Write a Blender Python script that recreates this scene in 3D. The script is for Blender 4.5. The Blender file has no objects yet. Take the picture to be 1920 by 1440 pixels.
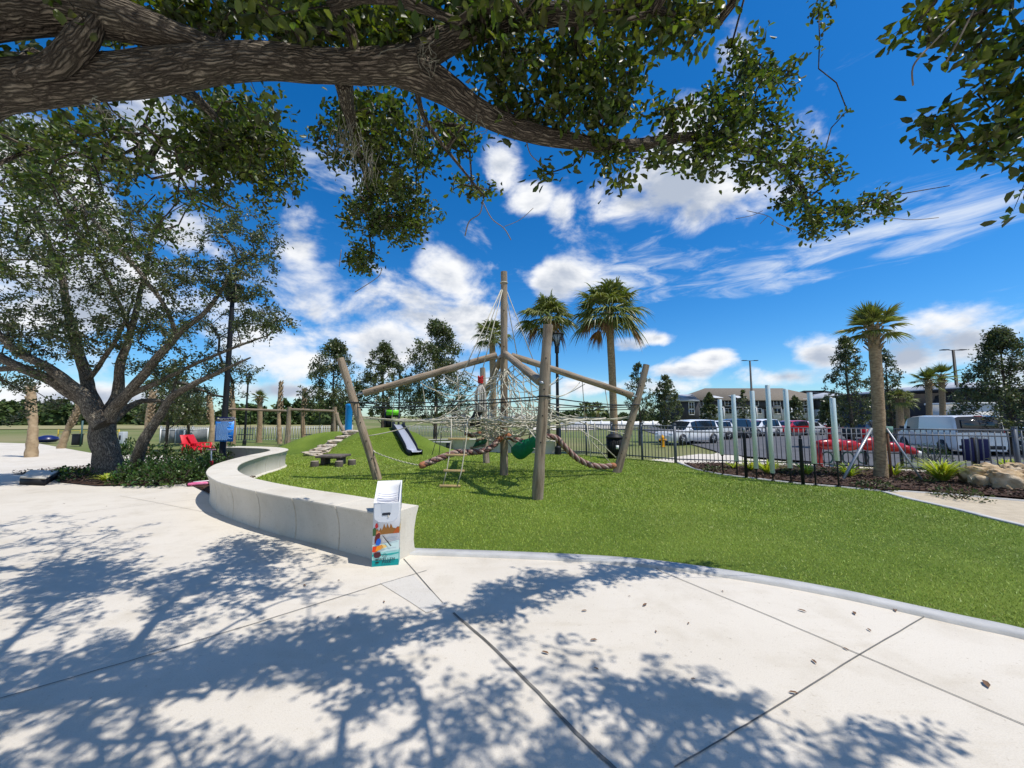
import bpy, bmesh, math, random
import numpy as np
from mathutils import Vector, Matrix, noise as mnoise
random.seed(7); rng = np.random.default_rng(7)
R = math.radians; PI = math.pi
scene = bpy.context.scene
COL = scene.collection
# ------------------------------------------------------------------ camera
CH = 1.5; F = 700.0; PITCH = math.atan(60/700)
cd = bpy.data.cameras.new('camera'); cam = bpy.data.objects.new('camera', cd); COL.objects.link(cam)
cd.sensor_width = 36; cd.lens = 36*F/1920; cd.clip_start = 0.05; cd.clip_end = 5000
cam.location = (0, 0, CH); cam.rotation_euler = (PI/2+PITCH, 0, 0)
scene.camera = cam
# ------------------------------------------------------------------ sun and exposure
SE = R(64.5); SUN = Vector((0.941*math.cos(SE), -0.338*math.cos(SE), math.sin(SE))).normalized()
ld = bpy.data.lights.new('sun', 'SUN'); sun = bpy.data.objects.new('sun', ld); COL.objects.link(sun)
ld.energy = 4.4; ld.angle = R(0.5); ld.color = (1, 0.955, 0.88)
sun.rotation_euler = SUN.to_track_quat('Z', 'Y').to_euler(); sun.location = (10, -5, 30)
scene.view_settings.view_transform = 'Standard'; scene.view_settings.look = 'None'
scene.view_settings.exposure = 0.10; scene.view_settings.gamma = 1
# ------------------------------------------------------------------ pixel helpers (photo pixels 1920x1440)
def ray(px, py):
    x = (px-960)/F; y = (720-py)/F
    c, s = math.cos(PITCH), math.sin(PITCH)
    return Vector((x, c-y*s, s+y*c))
def sstep(t): t = min(1, max(0, t)); return t*t*(3-2*t)
def terr(x, y):
    return -0.55*sstep((math.hypot(x, y)-15.5)/9.0)
def P(px, py, depth):
    d = ray(px, py); t = depth/d.y
    return Vector((d.x*t, depth, CH+d.z*t))
def G(px, py, z=0.0):
    d = ray(px, py); t = (z-CH)/d.z
    return Vector((d.x*t, d.y*t, z))
def GT(px, py, off=0.0):
    z = 0
    for _ in range(30):
        g = G(px, py, z+off); z = 0.5*z+0.5*terr(g.x, g.y)
    return Vector((g.x, g.y, z))
# ------------------------------------------------------------------ materials
MATS = {}
def nn(nt, t, **kw):
    n = nt.nodes.new(t)
    for k, v in kw.items():
        if k.startswith('i_'):
            n.inputs[k[2:].replace('_', ' ')].default_value = v
        else: setattr(n, k, v)
    return n
def mathn(nt, op, a, b=None, clamp=False):
    n = nt.nodes.new('ShaderNodeMath'); n.operation = op; n.use_clamp = clamp
    for i, v in enumerate((a, b)):
        if v is None: continue
        if isinstance(v, (int, float)): n.inputs[i].default_value = v
        else: nt.links.new(v, n.inputs[i])
    return n.outputs[0]
def mat(name, c1, c2=None, scale=5, rough=0.7, bump=0.0, bscale=None, metal=0, spec=0.3, stretch=(1, 1, 1), coord='Object', detail=6, thr=(0.35, 0.65), island=0.0, transl=0, c3=None, s3=1.0, coat=0, alpha=None, tube=False):
    if name in MATS: return MATS[name]
    m = bpy.data.materials.new(name); m.use_nodes = True; nt = m.node_tree; L = nt.links.new
    b = nt.nodes['Principled BSDF']; b.inputs['Roughness'].default_value = rough; b.inputs['Metallic'].default_value = metal
    b.inputs['Specular IOR Level'].default_value = spec; b.inputs['Coat Weight'].default_value = coat
    c1 = tuple(c1)+(1,); c2 = tuple(c2)+(1,) if c2 else c1
    if tube:
        tc = nn(nt, 'ShaderNodeAttribute', attribute_name='tubeco'); co = tc.outputs['Vector']
    else:
        tc = nn(nt, 'ShaderNodeTexCoord'); co = tc.outputs[coord]
    mp = nn(nt, 'ShaderNodeMapping'); mp.inputs['Scale'].default_value = stretch; L(co, mp.inputs[0])
    nz = nn(nt, 'ShaderNodeTexNoise', i_Scale=scale, i_Detail=detail, i_Roughness=0.6); L(mp.outputs[0], nz.inputs['Vector'])
    mr = nn(nt, 'ShaderNodeMapRange'); mr.inputs[1].default_value = thr[0]; mr.inputs[2].default_value = thr[1]; L(nz.outputs['Fac'], mr.inputs[0])
    mx = nn(nt, 'ShaderNodeMix', data_type='RGBA'); mx.inputs[6].default_value = c1; mx.inputs[7].default_value = c2; L(mr.outputs[0], mx.inputs[0])
    out = mx.outputs[2]
    if c3:
        nz3 = nn(nt, 'ShaderNodeTexNoise', i_Scale=s3, i_Detail=4); L(co, nz3.inputs['Vector'])
        mr3 = nn(nt, 'ShaderNodeMapRange'); mr3.inputs[1].default_value = .45; mr3.inputs[2].default_value = .7; L(nz3.outputs['Fac'], mr3.inputs[0])
        m3 = nn(nt, 'ShaderNodeMix', data_type='RGBA'); L(mr3.outputs[0], m3.inputs[0]); L(out, m3.inputs[6]); m3.inputs[7].default_value = tuple(c3)+(1,)
        out = m3.outputs[2]
    if island:
        g = nn(nt, 'ShaderNodeNewGeometry'); hs = nn(nt, 'ShaderNodeHueSaturation')
        L(mathn(nt, 'ADD', mathn(nt, 'MULTIPLY', g.outputs['Random Per Island'], 2*island), 1-island), hs.inputs['Value'])
        L(mathn(nt, 'ADD', mathn(nt, 'MULTIPLY', mathn(nt, 'FRACT', mathn(nt, 'MULTIPLY', g.outputs['Random Per Island'], 37.0)), .06*min(1, island*2)), .5-.03*min(1, island*2)), hs.inputs['Hue'])
        L(out, hs.inputs['Color']); out = hs.outputs[0]
    L(out, b.inputs['Base Color'])
    if bump:
        nb = nn(nt, 'ShaderNodeTexNoise', i_Scale=bscale or scale*3, i_Detail=6, i_Roughness=.65); L(mp.outputs[0], nb.inputs['Vector'])
        bp = nn(nt, 'ShaderNodeBump', i_Strength=min(1, bump), i_Distance=0.02); L(nb.outputs['Fac'], bp.inputs['Height']); L(bp.outputs[0], b.inputs['Normal'])
    if transl:
        tr = nn(nt, 'ShaderNodeBsdfTranslucent'); hs2 = nn(nt, 'ShaderNodeHueSaturation', i_Value=1.5, i_Saturation=1.15); L(out, hs2.inputs['Color']); L(hs2.outputs[0], tr.inputs[0])
        ms = nn(nt, 'ShaderNodeMixShader', i_Fac=transl); L(b.outputs[0], ms.inputs[1]); L(tr.outputs[0], ms.inputs[2]); L(ms.outputs[0], nt.nodes['Material Output'].inputs[0])
    MATS[name] = m
    return m
# ------------------------------------------------------------------ mesh helpers
ORG = {}
def org(o): return ORG.get(o.name, Vector((0, 0, 0))) if o else Vector((0, 0, 0))
def tag(o, label=None, cat=None, group=None, kind=None):
    if label: o['label'] = label
    if cat: o['category'] = cat
    if group: o['group'] = group
    if kind: o['kind'] = kind
    return o
def empty(name, loc, label=None, cat=None, group=None, rz=0):
    o = bpy.data.objects.new(name, None); COL.objects.link(o); o.empty_display_size = .1
    o.location = loc; o.rotation_euler = (0, 0, rz); ORG[o.name] = Vector(loc)
    return tag(o, label, cat, group)
def mesh_np(name, V, Fc, material, parent=None, local=False, smooth=False, attr=None):
    """V (n,3) array, Fc list of index arrays; each array (m,k) of k-gons"""
    V = np.asarray(V, dtype=np.float32)
    if parent is not None and not local: V = V - np.array(org(parent), dtype=np.float32)
    me = bpy.data.meshes.new(name)
    if isinstance(Fc, np.ndarray): Fc = [Fc]
    Fc = [np.asarray(f, dtype=np.int32) for f in Fc if len(f)]
    nl = sum(f.size for f in Fc); nf = sum(len(f) for f in Fc)
    me.vertices.add(len(V)); me.vertices.foreach_set('co', V.ravel())
    me.loops.add(nl); me.polygons.add(nf)
    me.loops.foreach_set('vertex_index', np.concatenate([f.ravel() for f in Fc]))
    tot = np.concatenate([np.full(len(f), f.shape[1], dtype=np.int32) for f in Fc])
    me.polygons.foreach_set('loop_start', np.concatenate([[0], np.cumsum(tot)[:-1]]).astype(np.int32))
    if smooth: me.polygons.foreach_set('use_smooth', np.ones(nf, dtype=bool))
    me.update(calc_edges=True); me.validate()
    if attr is not None:
        a = me.attributes.new('tubeco', 'FLOAT_VECTOR', 'POINT'); a.data.foreach_set('vector', np.asarray(attr, dtype=np.float32).ravel())
    me.materials.append(material)
    o = bpy.data.objects.new(name, me); COL.objects.link(o)
    if parent is not None: o.parent = parent; ORG[o.name] = org(parent) if not local else Vector((0, 0, 0))
    else: ORG[o.name] = Vector((0, 0, 0))
    return o
class MB:
    def __init__(s): s.v = []; s.f = {}; s.n = 0; s.tc = []
    def add(s, V, faces, tc=None):
        V = np.asarray(V, dtype=float).reshape(-1, 3); b = s.n
        s.v.append(V); s.n += len(V)
        s.tc.append(V if tc is None else np.asarray(tc, dtype=float))
        for f in faces: s.f.setdefault(len(f), []).append([i+b for i in f])
        return s
    def box(s, c, size, rz=0, M=None, taper=1.0, bev=0):
        sx, sy, sz = [a/2 for a in size]; V = []
        for z, t in ((-sz, 1), (sz, taper)):
            for x, y in ((-sx, -sy), (sx, -sy), (sx, sy), (-sx, sy)): V.append(Vector((x*t, y*t, z)))
        Mx = (M or Matrix.Rotation(rz, 4, 'Z').to_4x4())
        V = [Mx @ v for v in V]; V = [v+Vector(c) for v in V]
        return s.add(V, [(0, 3, 2, 1), (4, 5, 6, 7), (0, 1, 5, 4), (1, 2, 6, 5), (2, 3, 7, 6), (3, 0, 4, 7)])
    def bar(s, a, b, w, h=None, up=(0, 0, 1)):
        a = Vector(a); b = Vector(b); h = h or w; d = (b-a); L = d.length; d.normalize()
        u = Vector(up); 
        if abs(d.dot(u)) > .99: u = Vector((1, 0, 0))
        x = d.cross(u).normalized(); y = x.cross(d)
        V = []
        for p in (a, b):
            for i, j in ((-1, -1), (1, -1), (1, 1), (-1, 1)): V.append(p+x*(i*w/2)+y*(j*h/2))
        return s.add(V, [(0, 1, 2, 3), (7, 6, 5, 4), (0, 4, 5, 1), (1, 5, 6, 2), (2, 6, 7, 3), (3, 7, 4, 0)])
    def tube(s, pts, rad, n=8, cap=True, rough=0, seed=0, closed=False):
        pts = [Vector(p) for p in pts]; m = len(pts)
        if not hasattr(rad, '__len__'): rad = [rad]*m
        V = []; TC = []; prev = None; ln = 0
        off = (hash((round(pts[0].x, 3), round(pts[0].y, 3), seed)) % 1000)*.37
        for i, p in enumerate(pts):
            if closed: d = pts[(i+1) % m]-pts[i-1]
            else: d = (pts[min(i+1, m-1)]-pts[max(i-1, 0)])
            if d.length < 1e-9: d = Vector((0, 0, 1))
            d.normalize()
            if prev is None:
                u = Vector((0, 0, 1)) if abs(d.z) < .9 else Vector((1, 0, 0))
                x = d.cross(u).normalized()
            else: x = (prev-d*prev.dot(d)).normalized()
            prev = x; y = d.cross(x)
            if i: ln += (pts[i]-pts[i-1]).length
            for k in range(n):
                a = 2*PI*k/n; r = rad[i]
                if rough: r *= 1+rough*(mnoise.noise(Vector((math.cos(a)*1.3+off, math.sin(a)*1.3, ln*2.2)))+.5*mnoise.noise(Vector((math.cos(a)*3+off, math.sin(a)*3, ln*7))))
                V.append(p+x*(math.cos(a)*r)+y*(math.sin(a)*r)); TC.append((math.cos(a)*rad[i]+off, math.sin(a)*rad[i], ln))
        Fs = []
        for i in range(m if closed else m-1):
            for k in range(n):
                a = i*n+k; b = i*n+(k+1) % n; j = ((i+1) % m)*n
                Fs.append((a, b, j+(k+1) % n, j+k))
        if cap and not closed:
            Fs.append(tuple(range(n-1, -1, -1))); Fs.append(tuple((m-1)*n+k for k in range(n)))
        return s.add(V, Fs, TC)
    def lathe(s, prof, c=(0, 0, 0), n=16, M=None):
        V = []; c = Vector(c)
        for r, z in prof:
            for k in range(n):
                v = Vector((r*math.cos(2*PI*k/n), r*math.sin(2*PI*k/n), z))
                if M: v = M @ v
                V.append(v+c)
        Fs = []; m = len(prof)
        for i in range(m-1):
            for k in range(n): Fs.append((i*n+k, i*n+(k+1) % n, (i+1)*n+(k+1) % n, (i+1)*n+k))
        Fs.append(tuple(range(n-1, -1, -1))); Fs.append(tuple((m-1)*n+k for k in range(n)))
        return s.add(V, Fs)
    def poly(s, pts):
        return s.add(pts, [tuple(range(len(pts)))])
    def prism(s, pts, d):
        """extrude closed polygon pts (3D) by vector d"""
        n = len(pts); d = Vector(d); V = [Vector(p) for p in pts]+[Vector(p)+d for p in pts]
        return s.add(V, [tuple(range(n-1, -1, -1)), tuple(range(n, 2*n))]+[(i, (i+1) % n, n+(i+1) % n, n+i) for i in range(n)])
    def build(s, name, material, parent=None, local=False, smooth=False, label=None):
        V = np.concatenate(s.v); at = np.concatenate(s.tc)
        o = mesh_np(name, V, [np.array(f) for f in s.f.values()], material, parent, local, smooth, attr=at)
        if label: o['label'] = label
        return o
def smooth_by_angle(o, deg=40):
    me = o.data; me.polygons.foreach_set('use_smooth', np.ones(len(me.polygons), dtype=bool))
    me.set_sharp_from_angle(angle=R(deg)); return o
def bevel(o, w=.01, seg=2):
    md = o.modifiers.new('bevel', 'BEVEL'); md.width = w; md.segments = seg; md.limit_method = 'ANGLE'; md.angle_limit = R(40); return o
def dup(o, parent=None):
    c = o.copy(); COL.objects.link(c); c.parent = parent
    for ch in o.children: dup(ch, c)
    return c
def catmull(pts, k=6):
    pts = [Vector(p) for p in pts]; out = []
    for i in range(len(pts)-1):
        p0 = pts[max(i-1, 0)]; p1 = pts[i]; p2 = pts[i+1]; p3 = pts[min(i+2, len(pts)-1)]
        for j in range(k):
            t = j/k
            out.append(.5*((2*p1)+(p2-p0)*t+(2*p0-5*p1+4*p2-p3)*t*t+(3*p1-p0-3*p2+p3)*t**3))
    return out+[pts[-1]]
def lerp(a, b, t): return a+(b-a)*t
def sheet(name, pts, off, material, kind='structure', step=1.0, hf=None, parent=None):
    """flat region cut along a grid and draped on the terrain"""
    bm = bmesh.new(); vs = [bm.verts.new((p[0], p[1], 0)) for p in pts]; bm.faces.new(vs)
    xs = [p[0] for p in pts]; ys = [p[1] for p in pts]
    bmesh.ops.triangulate(bm, faces=bm.faces[:])
    for ax, lo, hi in ((0, min(xs), max(xs)), (1, min(ys), max(ys))):
        k = math.ceil(lo/step)*step
        while k < hi:
            co = (k, 0, 0) if ax == 0 else (0, k, 0); no = (1, 0, 0) if ax == 0 else (0, 1, 0)
            bmesh.ops.bisect_plane(bm, geom=bm.verts[:]+bm.edges[:]+bm.faces[:], plane_co=co, plane_no=no); k += step
    for v in bm.verts: v.co.z = terr(v.co.x, v.co.y)+off+(hf(v.co.x, v.co.y) if hf else 0)
    bmesh.ops.recalc_face_normals(bm, faces=bm.faces[:])
    if sum(f.normal.z for f in bm.faces) < 0: bmesh.ops.reverse_faces(bm, faces=bm.faces[:])
    me = bpy.data.meshes.new(name); bm.to_mesh(me); bm.free(); me.materials.append(material)
    o = bpy.data.objects.new(name, me); COL.objects.link(o)
    if kind: o['kind'] = kind
    return o
def strip(pts, w, z=0.0, h=0.0):
    """band along polyline (list of Vector) of width w to its left and right"""
    L, Rr = [], []
    for i, p in enumerate(pts):
        d = (pts[min(i+1, len(pts)-1)]-pts[max(i-1, 0)]); d.z = 0; d.normalize(); nrm = Vector((-d.y, d.x, 0))
        L.append(p+nrm*w/2); Rr.append(p-nrm*w/2)
    return L, Rr
# ------------------------------------------------------------------ sky
def make_world():
    w = bpy.data.worlds.new('World'); scene.world = w; w.use_nodes = True
    nt = w.node_tree; L = nt.links.new; bg = nt.nodes['Background']
    sky = nn(nt, 'ShaderNodeTexSky', sky_type='NISHITA', sun_disc=False, sun_elevation=SE, sun_rotation=R(109.8), altitude=0, air_density=1.0, dust_density=0.25, ozone_density=4.0)
    hs = nn(nt, 'ShaderNodeHueSaturation', i_Saturation=1.23, i_Value=1.30, i_Hue=0.503); tn = nn(nt, 'ShaderNodeMix', data_type='RGBA', blend_type='MULTIPLY'); tn.inputs[0].default_value = 1; tn.inputs[7].default_value = (.75, .94, 1.08, 1); L(sky.outputs[0], tn.inputs[6]); L(tn.outputs[2], hs.inputs['Color'])
    tc = nn(nt, 'ShaderNodeTexCoord'); D = tc.outputs['Generated']
    # warp direction for cloud billows
    mp = nn(nt, 'ShaderNodeMapping'); mp.inputs['Scale'].default_value = (1, 1, 1.7); L(D, mp.inputs[0])
    n1 = nn(nt, 'ShaderNodeTexNoise', i_Scale=5.5, i_Detail=9, i_Roughness=.58, i_Distortion=.25); L(mp.outputs[0], n1.inputs['Vector'])
    off = nn(nt, 'ShaderNodeVectorMath', operation='ADD'); off.inputs[1].default_value = (0.03, -.01, .075); L(mp.outputs[0], off.inputs[0])
    n2 = nn(nt, 'ShaderNodeTexNoise', i_Scale=5.5, i_Detail=6, i_Roughness=.58, i_Distortion=.25); L(off.outputs[0], n2.inputs['Vector'])
    blobs = [(600, 590, 170, 125, 1), (560, 470, 60, 65, 1), (720, 640, 150, 75, 1), (845, 512, 62, 62, 1), (905, 600, 75, 60, 1), (790, 590, 90, 60, 1),
             (1180, 385, 120, 75, 1), (1310, 385, 120, 80, 1), (1265, 365, 190, 95, 1), (940, 305, 40, 42, .75), (1060, 400, 30, 40, .6), (1050, 520, 70, 45, .75), (1000, 370, 40, 30, .55),
             (1290, 215, 60, 50, .8), (1370, 110, 40, 60, .6), (1236, 634, 44, 15, .95), (1336, 673, 42, 24, 1), (1275, 693, 80, 18, .95), (1170, 650, 45, 18, .75),
             (1535, 668, 60, 34, 1), (1470, 706, 110, 20, 1), (1820, 640, 130, 62, 1), (1900, 690, 110, 55, 1), (1700, 670, 80, 40, .95), (1790, 730, 230, 22, .9),
             (280, 250, 130, 75, .95), (60, 330, 170, 150, .85), (150, 560, 170, 110, .75), (340, 430, 60, 45, .8), (560, 735, 110, 18, .8), (200, 745, 200, 22, .8), (1150, 725, 130, 18, .95), (860, 700, 120, 35, .8), (-150, 500, 200, 200, .9), (2150, 600, 200, 120, .9)]
    blobs += [((-.5, -.7, .35), 0, .35, .25, 1), ((.6, -.65, .35), 0, .35, .25, 1), ((0, -.95, .3), 0, .4, .25, 1), ((0, -.6, .75), 0, .3, .22, 1)]  # unseen clouds behind the camera, added as neutral fill for the blue shadows
    cur = None
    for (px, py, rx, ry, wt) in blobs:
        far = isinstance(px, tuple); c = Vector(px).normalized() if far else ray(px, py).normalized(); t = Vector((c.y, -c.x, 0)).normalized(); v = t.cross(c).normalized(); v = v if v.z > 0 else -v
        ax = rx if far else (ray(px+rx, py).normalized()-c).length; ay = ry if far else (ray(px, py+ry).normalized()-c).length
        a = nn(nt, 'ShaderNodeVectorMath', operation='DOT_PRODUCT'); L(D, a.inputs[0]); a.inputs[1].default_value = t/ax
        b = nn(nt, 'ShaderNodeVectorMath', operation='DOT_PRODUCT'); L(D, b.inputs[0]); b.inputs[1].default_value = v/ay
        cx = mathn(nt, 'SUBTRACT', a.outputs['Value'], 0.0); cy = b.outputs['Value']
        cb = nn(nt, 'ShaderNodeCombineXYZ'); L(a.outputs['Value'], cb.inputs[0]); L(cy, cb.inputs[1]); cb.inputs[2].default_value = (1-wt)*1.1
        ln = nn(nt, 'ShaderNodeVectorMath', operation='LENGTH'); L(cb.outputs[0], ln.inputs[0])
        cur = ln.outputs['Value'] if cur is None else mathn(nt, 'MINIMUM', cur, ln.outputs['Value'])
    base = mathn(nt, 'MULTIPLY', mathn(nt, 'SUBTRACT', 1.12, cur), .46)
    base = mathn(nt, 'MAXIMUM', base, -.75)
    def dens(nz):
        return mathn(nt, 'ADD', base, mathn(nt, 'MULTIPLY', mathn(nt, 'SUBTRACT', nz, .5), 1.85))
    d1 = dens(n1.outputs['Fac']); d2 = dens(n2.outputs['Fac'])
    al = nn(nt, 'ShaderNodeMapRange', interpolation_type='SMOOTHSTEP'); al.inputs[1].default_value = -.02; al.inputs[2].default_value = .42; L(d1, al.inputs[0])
    # light on the tops, blue-grey towards the undersides
    sh = nn(nt, 'ShaderNodeMapRange', interpolation_type='SMOOTHSTEP'); sh.inputs[1].default_value = .12; sh.inputs[2].default_value = .62; L(d2, sh.inputs[0])
    cc = nn(nt, 'ShaderNodeMix', data_type='RGBA'); cc.inputs[6].default_value = (9.2, 9.3, 9.5, 1); cc.inputs[7].default_value = (4.4, 5.0, 6.1, 1); L(sh.outputs[0], cc.inputs[0])
    # cirrus streaks, right
    mc = nn(nt, 'ShaderNodeMapping'); mc.inputs['Rotation'].default_value = (0, R(-16), R(42)); mc.inputs['Scale'].default_value = (5.5, 2.0, 22); L(D, mc.inputs[0])
    nc = nn(nt, 'ShaderNodeTexNoise', i_Scale=1.6, i_Detail=8, i_Roughness=.62, i_Distortion=.6); L(mc.outputs[0], nc.inputs['Vector'])
    cur = None
    for (px, py, rx, ry, tilt) in [(1560, 465, 330, 52, -.2), (1800, 410, 200, 60, -.25), (1150, 520, 230, 50, 0), (640, 320, 120, 60, 0), (1700, 455, 120, 30, -.2)]:
        c = ray(px, py).normalized(); t = Vector((c.y, -c.x, -tilt)).normalized(); v = t.cross(c).normalized(); v = v if v.z > 0 else -v; t2 = t-c*t.dot(c)
        ax = (ray(px+rx, py).normalized()-c).length; ay = (ray(px, py+ry).normalized()-c).length
        a = nn(nt, 'ShaderNodeVectorMath', operation='DOT_PRODUCT'); L(D, a.inputs[0]); a.inputs[1].default_value = t2.normalized()/ax
        b = nn(nt, 'ShaderNodeVectorMath', operation='DOT_PRODUCT'); L(D, b.inputs[0]); b.inputs[1].default_value = v/ay
        cb = nn(nt, 'ShaderNodeCombineXYZ'); L(a.outputs['Value'], cb.inputs[0]); L(b.outputs['Value'], cb.inputs[1])
        ln = nn(nt, 'ShaderNodeVectorMath', operation='LENGTH'); L(cb.outputs[0], ln.inputs[0])
        cur = ln.outputs['Value'] if cur is None else mathn(nt, 'MINIMUM', cur, ln.outputs['Value'])
    dc = mathn(nt, 'ADD', mathn(nt, 'MULTIPLY', mathn(nt, 'MAXIMUM', mathn(nt, 'SUBTRACT', 1.0, cur), -.6), .5), mathn(nt, 'MULTIPLY', mathn(nt, 'SUBTRACT', nc.outputs['Fac'], .5), 2.0))
    ac = nn(nt, 'ShaderNodeMapRange', interpolation_type='SMOOTHSTEP'); ac.inputs[1].default_value = 0.0; ac.inputs[2].default_value = .8; ac.inputs[4].default_value = .75; L(dc, ac.inputs[0])
    m1 = nn(nt, 'ShaderNodeMix', data_type='RGBA'); L(ac.outputs[0], m1.inputs[0]); L(hs.outputs[0], m1.inputs[6]); m1.inputs[7].default_value = (8.3, 8.8, 9.4, 1)
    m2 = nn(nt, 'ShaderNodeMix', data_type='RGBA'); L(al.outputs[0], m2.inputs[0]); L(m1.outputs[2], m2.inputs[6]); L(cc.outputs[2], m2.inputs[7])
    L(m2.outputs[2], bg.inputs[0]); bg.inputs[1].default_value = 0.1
    w.cycles.sampling_method = 'MANUAL'; w.cycles.sample_map_resolution = 512
make_world()
# ------------------------------------------------------------------ shared materials
def conc_mat(name, base, dark, crack=True):
    m = bpy.data.materials.new(name); m.use_nodes = True; nt = m.node_tree; L = nt.links.new; b = nt.nodes['Principled BSDF']; b.inputs['Roughness'].default_value = .85; b.inputs['Specular IOR Level'].default_value = .25
    tc = nn(nt, 'ShaderNodeTexCoord'); co = tc.outputs['Object']; cur = None
    def lay(sc, lo, hi, col, amt, prev, det=6, st=(1, 1, 1)):
        mp = nn(nt, 'ShaderNodeMapping'); mp.inputs['Scale'].default_value = st; L(co, mp.inputs[0])
        n = nn(nt, 'ShaderNodeTexNoise', i_Scale=sc, i_Detail=det, i_Roughness=.62); L(mp.outputs[0], n.inputs['Vector']); r = nn(nt, 'ShaderNodeMapRange'); r.inputs[1].default_value = lo; r.inputs[2].default_value = hi; r.inputs[4].default_value = amt; L(n.outputs['Fac'], r.inputs[0])
        x = nn(nt, 'ShaderNodeMix', data_type='RGBA', blend_type='MULTIPLY'); L(r.outputs[0], x.inputs[0]); x.inputs[7].default_value = tuple(col)+(1,)
        if prev is None: x.inputs[6].default_value = tuple(base)+(1,)
        else: L(prev, x.inputs[6])
        return x.outputs[2]
    cur = lay(.45, .42, .68, dark, .8, None); cur = lay(2.3, .5, .72, (.84, .82, .78), .7, cur); cur = lay(38, .62, .72, (.62, .58, .52), .55, cur, 3); cur = lay(9, .64, .78, (.72, .68, .60), .6, cur, 8); cur = lay(150, .45, .62, (.86, .85, .83), .6, cur, 2); cur = lay(1.1, .55, .7, (.90, .88, .84), .6, cur, 5, (1, 5, 1))
    v = nn(nt, 'ShaderNodeTexVoronoi', i_Scale=7.0); L(co, v.inputs['Vector']); r = nn(nt, 'ShaderNodeMapRange'); r.inputs[1].default_value = .035; r.inputs[2].default_value = .06; r.inputs[3].default_value = .5; r.inputs[4].default_value = 0; L(v.outputs['Distance'], r.inputs[0])
    n5 = nn(nt, 'ShaderNodeTexNoise', i_Scale=.9); L(co, n5.inputs['Vector']); x = nn(nt, 'ShaderNodeMix', data_type='RGBA'); L(mathn(nt, 'MULTIPLY', r.outputs[0], mathn(nt, 'GREATER_THAN', n5.outputs['Fac'], .56)), x.inputs[0]); L(cur, x.inputs[6]); x.inputs[7].default_value = (.2, .18, .15, 1); cur = x.outputs[2]
    L(cur, b.inputs['Base Color']); n6 = nn(nt, 'ShaderNodeTexNoise', i_Scale=90, i_Detail=5); L(co, n6.inputs['Vector']); bp = nn(nt, 'ShaderNodeBump', i_Strength=.3, i_Distance=.006); L(n6.outputs['Fac'], bp.inputs['Height']); L(bp.outputs[0], b.inputs['Normal'])
    return m
M_conc = conc_mat('concrete', (.64, .585, .50), (.88, .87, .85))
M_wallc = conc_mat('wall_concrete', (.66, .61, .52), (.78, .77, .74))
M_kerb = mat('kerb_concrete', (.50, .49, .47), (.40, .395, .38), scale=4, rough=.85, bump=.2, bscale=50)
M_turf = mat('turf', (.065, .11, .009), (.14, .205, .018), scale=45, rough=.9, bump=.8, bscale=160, c3=(.17, .235, .025), s3=.5)
M_blade = mat('turf_blade', (.245, .34, .024), (.35, .44, .055), scale=1.2, rough=.5, island=.5, spec=.6, c3=(.27, .33, .045), s3=.6)
M_lawn = mat('lawn', (.10, .14, .03), (.16, .17, .055), scale=.25, rough=.95, bump=.7, bscale=6, c3=(.24, .21, .10), s3=.05)
M_asph = mat('asphalt', (.085, .087, .095), (.11, .11, .118), scale=.8, rough=.9, bump=.3, bscale=60)
M_mulch = mat('mulch', (.045, .022, .014), (.09, .05, .03), scale=20, rough=1, bump=1, bscale=40)
M_chip = mat('mulch_chip', (.055, .033, .024), (.12, .08, .058), scale=4, rough=.9, island=.5)
M_sand = mat('path_stone', (.52, .44, .32), (.43, .36, .26), scale=5, rough=.95, bump=.4, bscale=50)
M_white = mat('white_paint', (.78, .78, .77), rough=.5)
M_joint = mat('joint_filler', (.10, .095, .085), (.2, .19, .17), scale=3, rough=.95)
M_black = mat('black_metal', (.012, .013, .016), rough=.55, spec=.25)
M_dark = mat('dark_plastic', (.02, .022, .028), rough=.5)
M_fence = mat('fence_grey', (.10, .115, .14), rough=.45, spec=.5)
M_fencel = mat('fence_light', (.42, .43, .42), rough=.5, spec=.4)
M_wood = mat('weathered_wood', (.36, .275, .19), (.12, .088, .06), scale=22, rough=.85, stretch=(1, 1, .07), bump=1, bscale=45, tube=True, c3=(.33, .27, .21), s3=1.6, thr=(.42, .68))
M_rope = mat('rope', (.60, .56, .45), (.44, .40, .31), scale=40, rough=.9, tube=True)
M_ropeb = mat('black_rope', (.025, .03, .035), rough=.8)
M_bark0 = mat('oak_bark', (.15, .115, .085), (.055, .042, .033), scale=26, rough=.95, stretch=(1, 1, .22), bump=1, bscale=34, tube=True, c3=(.22, .185, .15), s3=5, thr=(.4, .62))
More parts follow.
